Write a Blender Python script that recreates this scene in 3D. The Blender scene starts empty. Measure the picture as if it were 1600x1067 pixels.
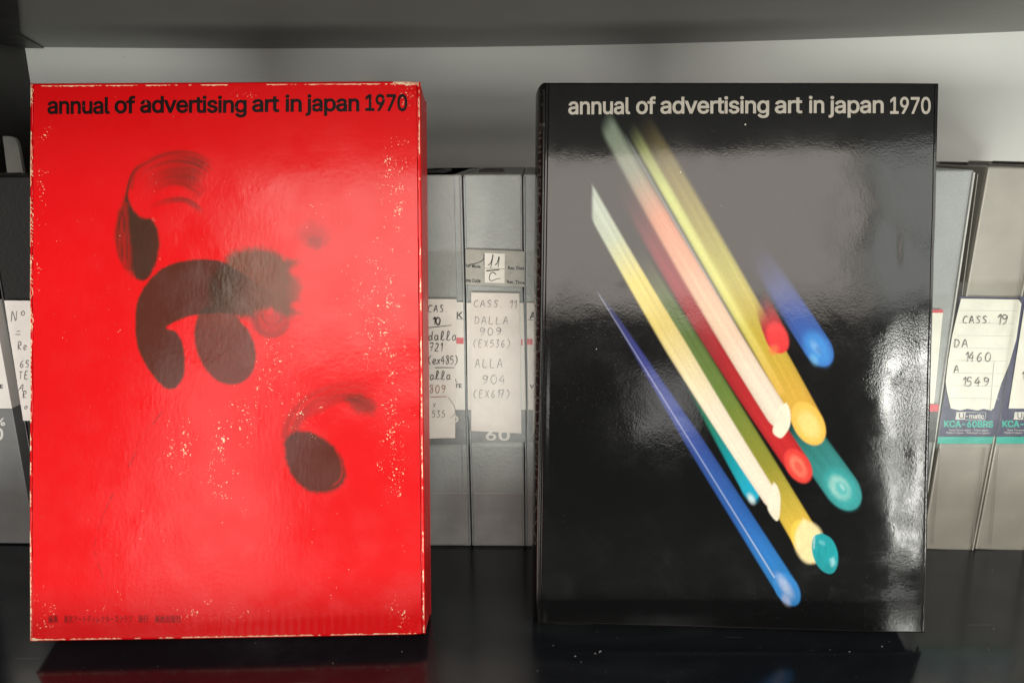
import bpy, bmesh, math, random
import numpy as np
from mathutils import Matrix, Vector
sc = bpy.context.scene
COL = sc.collection
rad = math.radians
random.seed(7)
rng = np.random.default_rng(11)

# ------------------------------------------------------------------ camera
CAM = np.array([0.0, 0.0, 0.256]); PITCH, YAW, ROLL, FPX = rad(14.28), rad(1.91), rad(-0.59), 1200.0
cd = bpy.data.cameras.new('camera'); co = bpy.data.objects.new('camera', cd); COL.objects.link(co)
cd.sensor_width = 36.0; cd.lens = 36.0 * FPX / 1600.0; cd.clip_start = 0.01; cd.clip_end = 50
RC = Matrix.Rotation(YAW, 3, 'Z') @ Matrix.Rotation(math.pi / 2 - PITCH, 3, 'X') @ Matrix.Rotation(ROLL, 3, 'Z')
co.matrix_world = Matrix.Translation(Vector(CAM)) @ RC.to_4x4()
sc.camera = co
RCN = np.array(RC)

def at(px, py, Y):
    """measuring helper: where a traced point of the photograph lies on the upright plane y = Y"""
    d = RCN @ np.array([(px - 800) / FPX, -(py - 533.5) / FPX, -1.0])
    return CAM + d * (Y / d[1])

def seen(P):
    q = (np.atleast_2d(P) - CAM) @ RCN
    return np.stack([800 + FPX * q[:, 0] / -q[:, 2], 533.5 - FPX * q[:, 1] / -q[:, 2]], 1)

# ------------------------------------------------------------------ world, lamps, exposure
w = bpy.data.worlds.new('World'); sc.world = w; w.use_nodes = True
bg = w.node_tree.nodes['Background']; bg.inputs[0].default_value = (1.0, 0.96, 0.93, 1); bg.inputs[1].default_value = 0.09

def lamp(name, loc, target, sx, sy, L, col):
    ld = bpy.data.lights.new(name, 'AREA'); ld.shape = 'RECTANGLE'; ld.size = sx; ld.size_y = sy
    ld.energy = L * math.pi * sx * sy; ld.color = col
    o = bpy.data.objects.new(name, ld); COL.objects.link(o); o.location = loc
    d = Vector(target) - Vector(loc); o.rotation_euler = d.to_track_quat('-Z', 'Y').to_euler()
    return o
lamp('ceiling_panel_light', (0.11, -1.2, 0.93), (0.11, 1, 0.93), 1.48, 0.68, 5.2, (1.0, 0.91, 0.82))
lamp('overhead_light', (0.45, -1.25, 1.55), (0.05, 0.45, 0.15), 0.5, 0.4, 11, (1.0, 0.97, 0.90))
lamp('right_side_fill', (1.9, -0.75, 0.72), (0.0, 0.5, 0.2), 0.9, 0.9, 6.5, (1.0, 0.99, 0.90))  # added fill, brightens the wall and cases from outside the covers' reflections
lamp('dim_reflection_fill', (1.14, -1.2, 0.93), (1.14, 1, 0.93), 0.50, 0.68, 3.6, (0.98, 1.0, 0.95))  # added panel, greys the reflection along the black jacket's right side
lamp('side_spot_light', (1.02, -1.15, 0.37), (0.15, 0.4, 0.2), 0.10, 0.13, 42, (1.0, 1.0, 0.93))
lamp('side_tube_light', (1.05, -1.15, 0.12), (0.15, 0.4, 0.12), 0.05, 0.36, 36, (1.0, 1.0, 0.93))
lamp('low_left_fill', (-1.75, -0.9, -0.16), (-0.1, 0.6, 0.2), 0.9, 0.34, 9.0, (1.0, 0.84, 0.72))  # added warm fill for the wall, set wide of the cover reflections
lamp('low_right_fill', (1.85, -0.9, -0.16), (0.1, 0.6, 0.2), 1.0, 0.36, 1.5, (0.98, 1.0, 0.88))  # added fill for the right of the wall, also outside the reflections
lamp('low_front_fill', (0.2, -1.2, -0.42), (0.0, 1, -0.30), 2.0, 0.30, 13.0, (0.97, 1.0, 0.93))  # added low fill that lights the upper wall and shelf underside; no table there
lamp('small_glint_light', (0.30, -1.15, 0.33), (0.05, 0.4, 0.17), 0.14, 0.16, 3.2, (1.0, 0.98, 0.95))  # added small light for the faint glint on the black jacket
lamp('side_panel_light', (-0.66, -1.2, 0.28), (-0.5, 1, 0.28), 0.34, 0.6, 3.0, (1.0, 0.93, 0.9))
sc.view_settings.view_transform = 'Standard'; sc.view_settings.look = 'None'
sc.view_settings.exposure = 0.0; sc.view_settings.gamma = 1.0

# ------------------------------------------------------------------ materials
def lin(r, g, b, k=1.0):
    f = lambda c: ((c / 255 + .055) / 1.055) ** 2.4 if c > 10 else c / 255 / 12.92
    return (f(r) * k, f(g) * k, f(b) * k)

class NT:
    def __init__(s, name):
        s.m = bpy.data.materials.new(name); s.m.use_nodes = True; s.t = s.m.node_tree
        s.b = s.t.nodes['Principled BSDF']; s.out = s.t.nodes['Material Output']
        s.tc = s.t.nodes.new('ShaderNodeTexCoord')
    def n(s, typ, **kw):
        x = s.t.nodes.new('ShaderNode' + typ)
        for k, v in kw.items(): setattr(x, k, v)
        return x
    def l(s, a, b): s.t.links.new(a, b)
    def coord(s, scale=(1, 1, 1), rot=(0, 0, 0)):
        mp = s.n('Mapping'); mp.inputs['Scale'].default_value = scale; mp.inputs['Rotation'].default_value = rot
        s.l(s.tc.outputs['Object'], mp.inputs[0]); return mp.outputs[0]
    def noise(s, scale, detail=3, rough=.5, vec=None, dist=0):
        x = s.n('TexNoise'); x.inputs['Scale'].default_value = scale; x.inputs['Detail'].default_value = detail
        x.inputs['Roughness'].default_value = rough; x.inputs['Distortion'].default_value = dist
        s.l(vec if vec is not None else s.tc.outputs['Object'], x.inputs['Vector']); return x.outputs[0]
    def vor(s, scale, feature='F1', vec=None):
        x = s.n('TexVoronoi', feature=feature); x.inputs['Scale'].default_value = scale
        s.l(vec if vec is not None else s.tc.outputs['Object'], x.inputs['Vector']); return x.outputs['Distance']
    def ramp(s, fac, a, b, lo=0.0, hi=1.0):
        x = s.n('MapRange', interpolation_type='SMOOTHSTEP'); x.inputs[1].default_value = a; x.inputs[2].default_value = b
        x.inputs[3].default_value = lo; x.inputs[4].default_value = hi; s.l(fac, x.inputs[0]); return x.outputs[0]
    def math(s, op, a, b=None):
        x = s.n('Math', operation=op)
        for i, v in enumerate((a, b)):
            if v is None: continue
            if hasattr(v, 'links'): s.l(v, x.inputs[i])
            else: x.inputs[i].default_value = v
        return x.outputs[0]
    def mix(s, fac, a, b):
        x = s.n('Mix', data_type='RGBA')
        for i, v in ((0, fac), (6, a), (7, b)):
            if hasattr(v, 'links'): s.l(v, x.inputs[i])
            elif i: x.inputs[i].default_value = (*v, 1)
            else: x.inputs[i].default_value = v
        return x.outputs[2]
    def bump(s, h, strength, dist, prev=None):
        x = s.n('Bump'); x.inputs['Strength'].default_value = strength; x.inputs['Distance'].default_value = dist
        s.l(h, x.inputs['Height'])
        if prev is not None: s.l(prev, x.inputs['Normal'])
        return x.outputs[0]
    def fin(s, color=None, rough=None, normal=None, spec=None, coat=None, coatr=None):
        for k, v in (('Base Color', color), ('Roughness', rough), ('Normal', normal), ('Specular IOR Level', spec), ('Coat Weight', coat), ('Coat Roughness', coatr)):
            if v is None: continue
            i = s.b.inputs[k]
            if hasattr(v, 'links'): s.l(v, i)
            elif isinstance(v, tuple): i.default_value = (*v, 1)
            else: i.default_value = v
        if normal is not None and coat: s.l(normal, s.b.inputs['Coat Normal'])
        return s.m

def simple(name, col, rough=.5, var=.12, nscale=60, bump=0.0, bscale=400, spec=None):
    m = NT(name)
    n = m.noise(nscale, 4, .6)
    c = m.mix(m.ramp(n, .25, .75), tuple(x * (1 - var) for x in col), tuple(min(1, x * (1 + var)) for x in col))
    nm = m.bump(m.noise(bscale, 2), bump, .0003) if bump else None
    r = m.ramp(m.noise(nscale * 1.7, 3), .3, .7, rough * .88, min(1, rough * 1.12))
    return m.fin(c, r, nm, spec)

# ------------------------------------------------------------------ object helpers
def link(name, me, mat=None, parent=None, smooth=False):
    o = bpy.data.objects.new(name, me); COL.objects.link(o)
    if mat is not None: me.materials.append(mat)
    if parent is not None: o.parent = parent
    if smooth: me.shade_smooth()
    return o
def thing(name, label, cat, loc=(0, 0, 0), rot=(0, 0, 0), group=None):
    o = bpy.data.objects.new(name, None); COL.objects.link(o); o.location = loc; o.rotation_euler = rot
    o.empty_display_size = .02; o['label'] = label; o['category'] = cat
    if group: o['group'] = group
    return o
def box_bm(x0, x1, y0, y1, z0, z1, bev=0.0, seg=2):
    bm = bmesh.new(); bmesh.ops.create_cube(bm, size=1)
    for v in bm.verts:
        v.co = Vector(((x0 + x1) / 2 + v.co.x * (x1 - x0), (y0 + y1) / 2 + v.co.y * (y1 - y0), (z0 + z1) / 2 + v.co.z * (z1 - z0)))
    if bev: bmesh.ops.bevel(bm, geom=bm.edges[:], offset=bev, segments=seg, profile=.5, affect='EDGES')
    return bm
def mesh_of(bm, name):
    me = bpy.data.meshes.new(name); bm.to_mesh(me); bm.free(); return me
def box(name, x0, x1, y0, y1, z0, z1, mat, parent=None, bev=0.0, seg=2):
    o = link(name, mesh_of(box_bm(x0, x1, y0, y1, z0, z1, bev, seg), name), mat, parent)
    if bev: o.data.shade_smooth_by_angle(rad(40)) if hasattr(o.data, 'shade_smooth_by_angle') else None
    return o
def poly_mesh(name, verts, faces, mat=None, parent=None, smooth=False):
    me = bpy.data.meshes.new(name); me.from_pydata([tuple(v) for v in verts], [], faces); me.update()
    return link(name, me, mat, parent, smooth)

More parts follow.
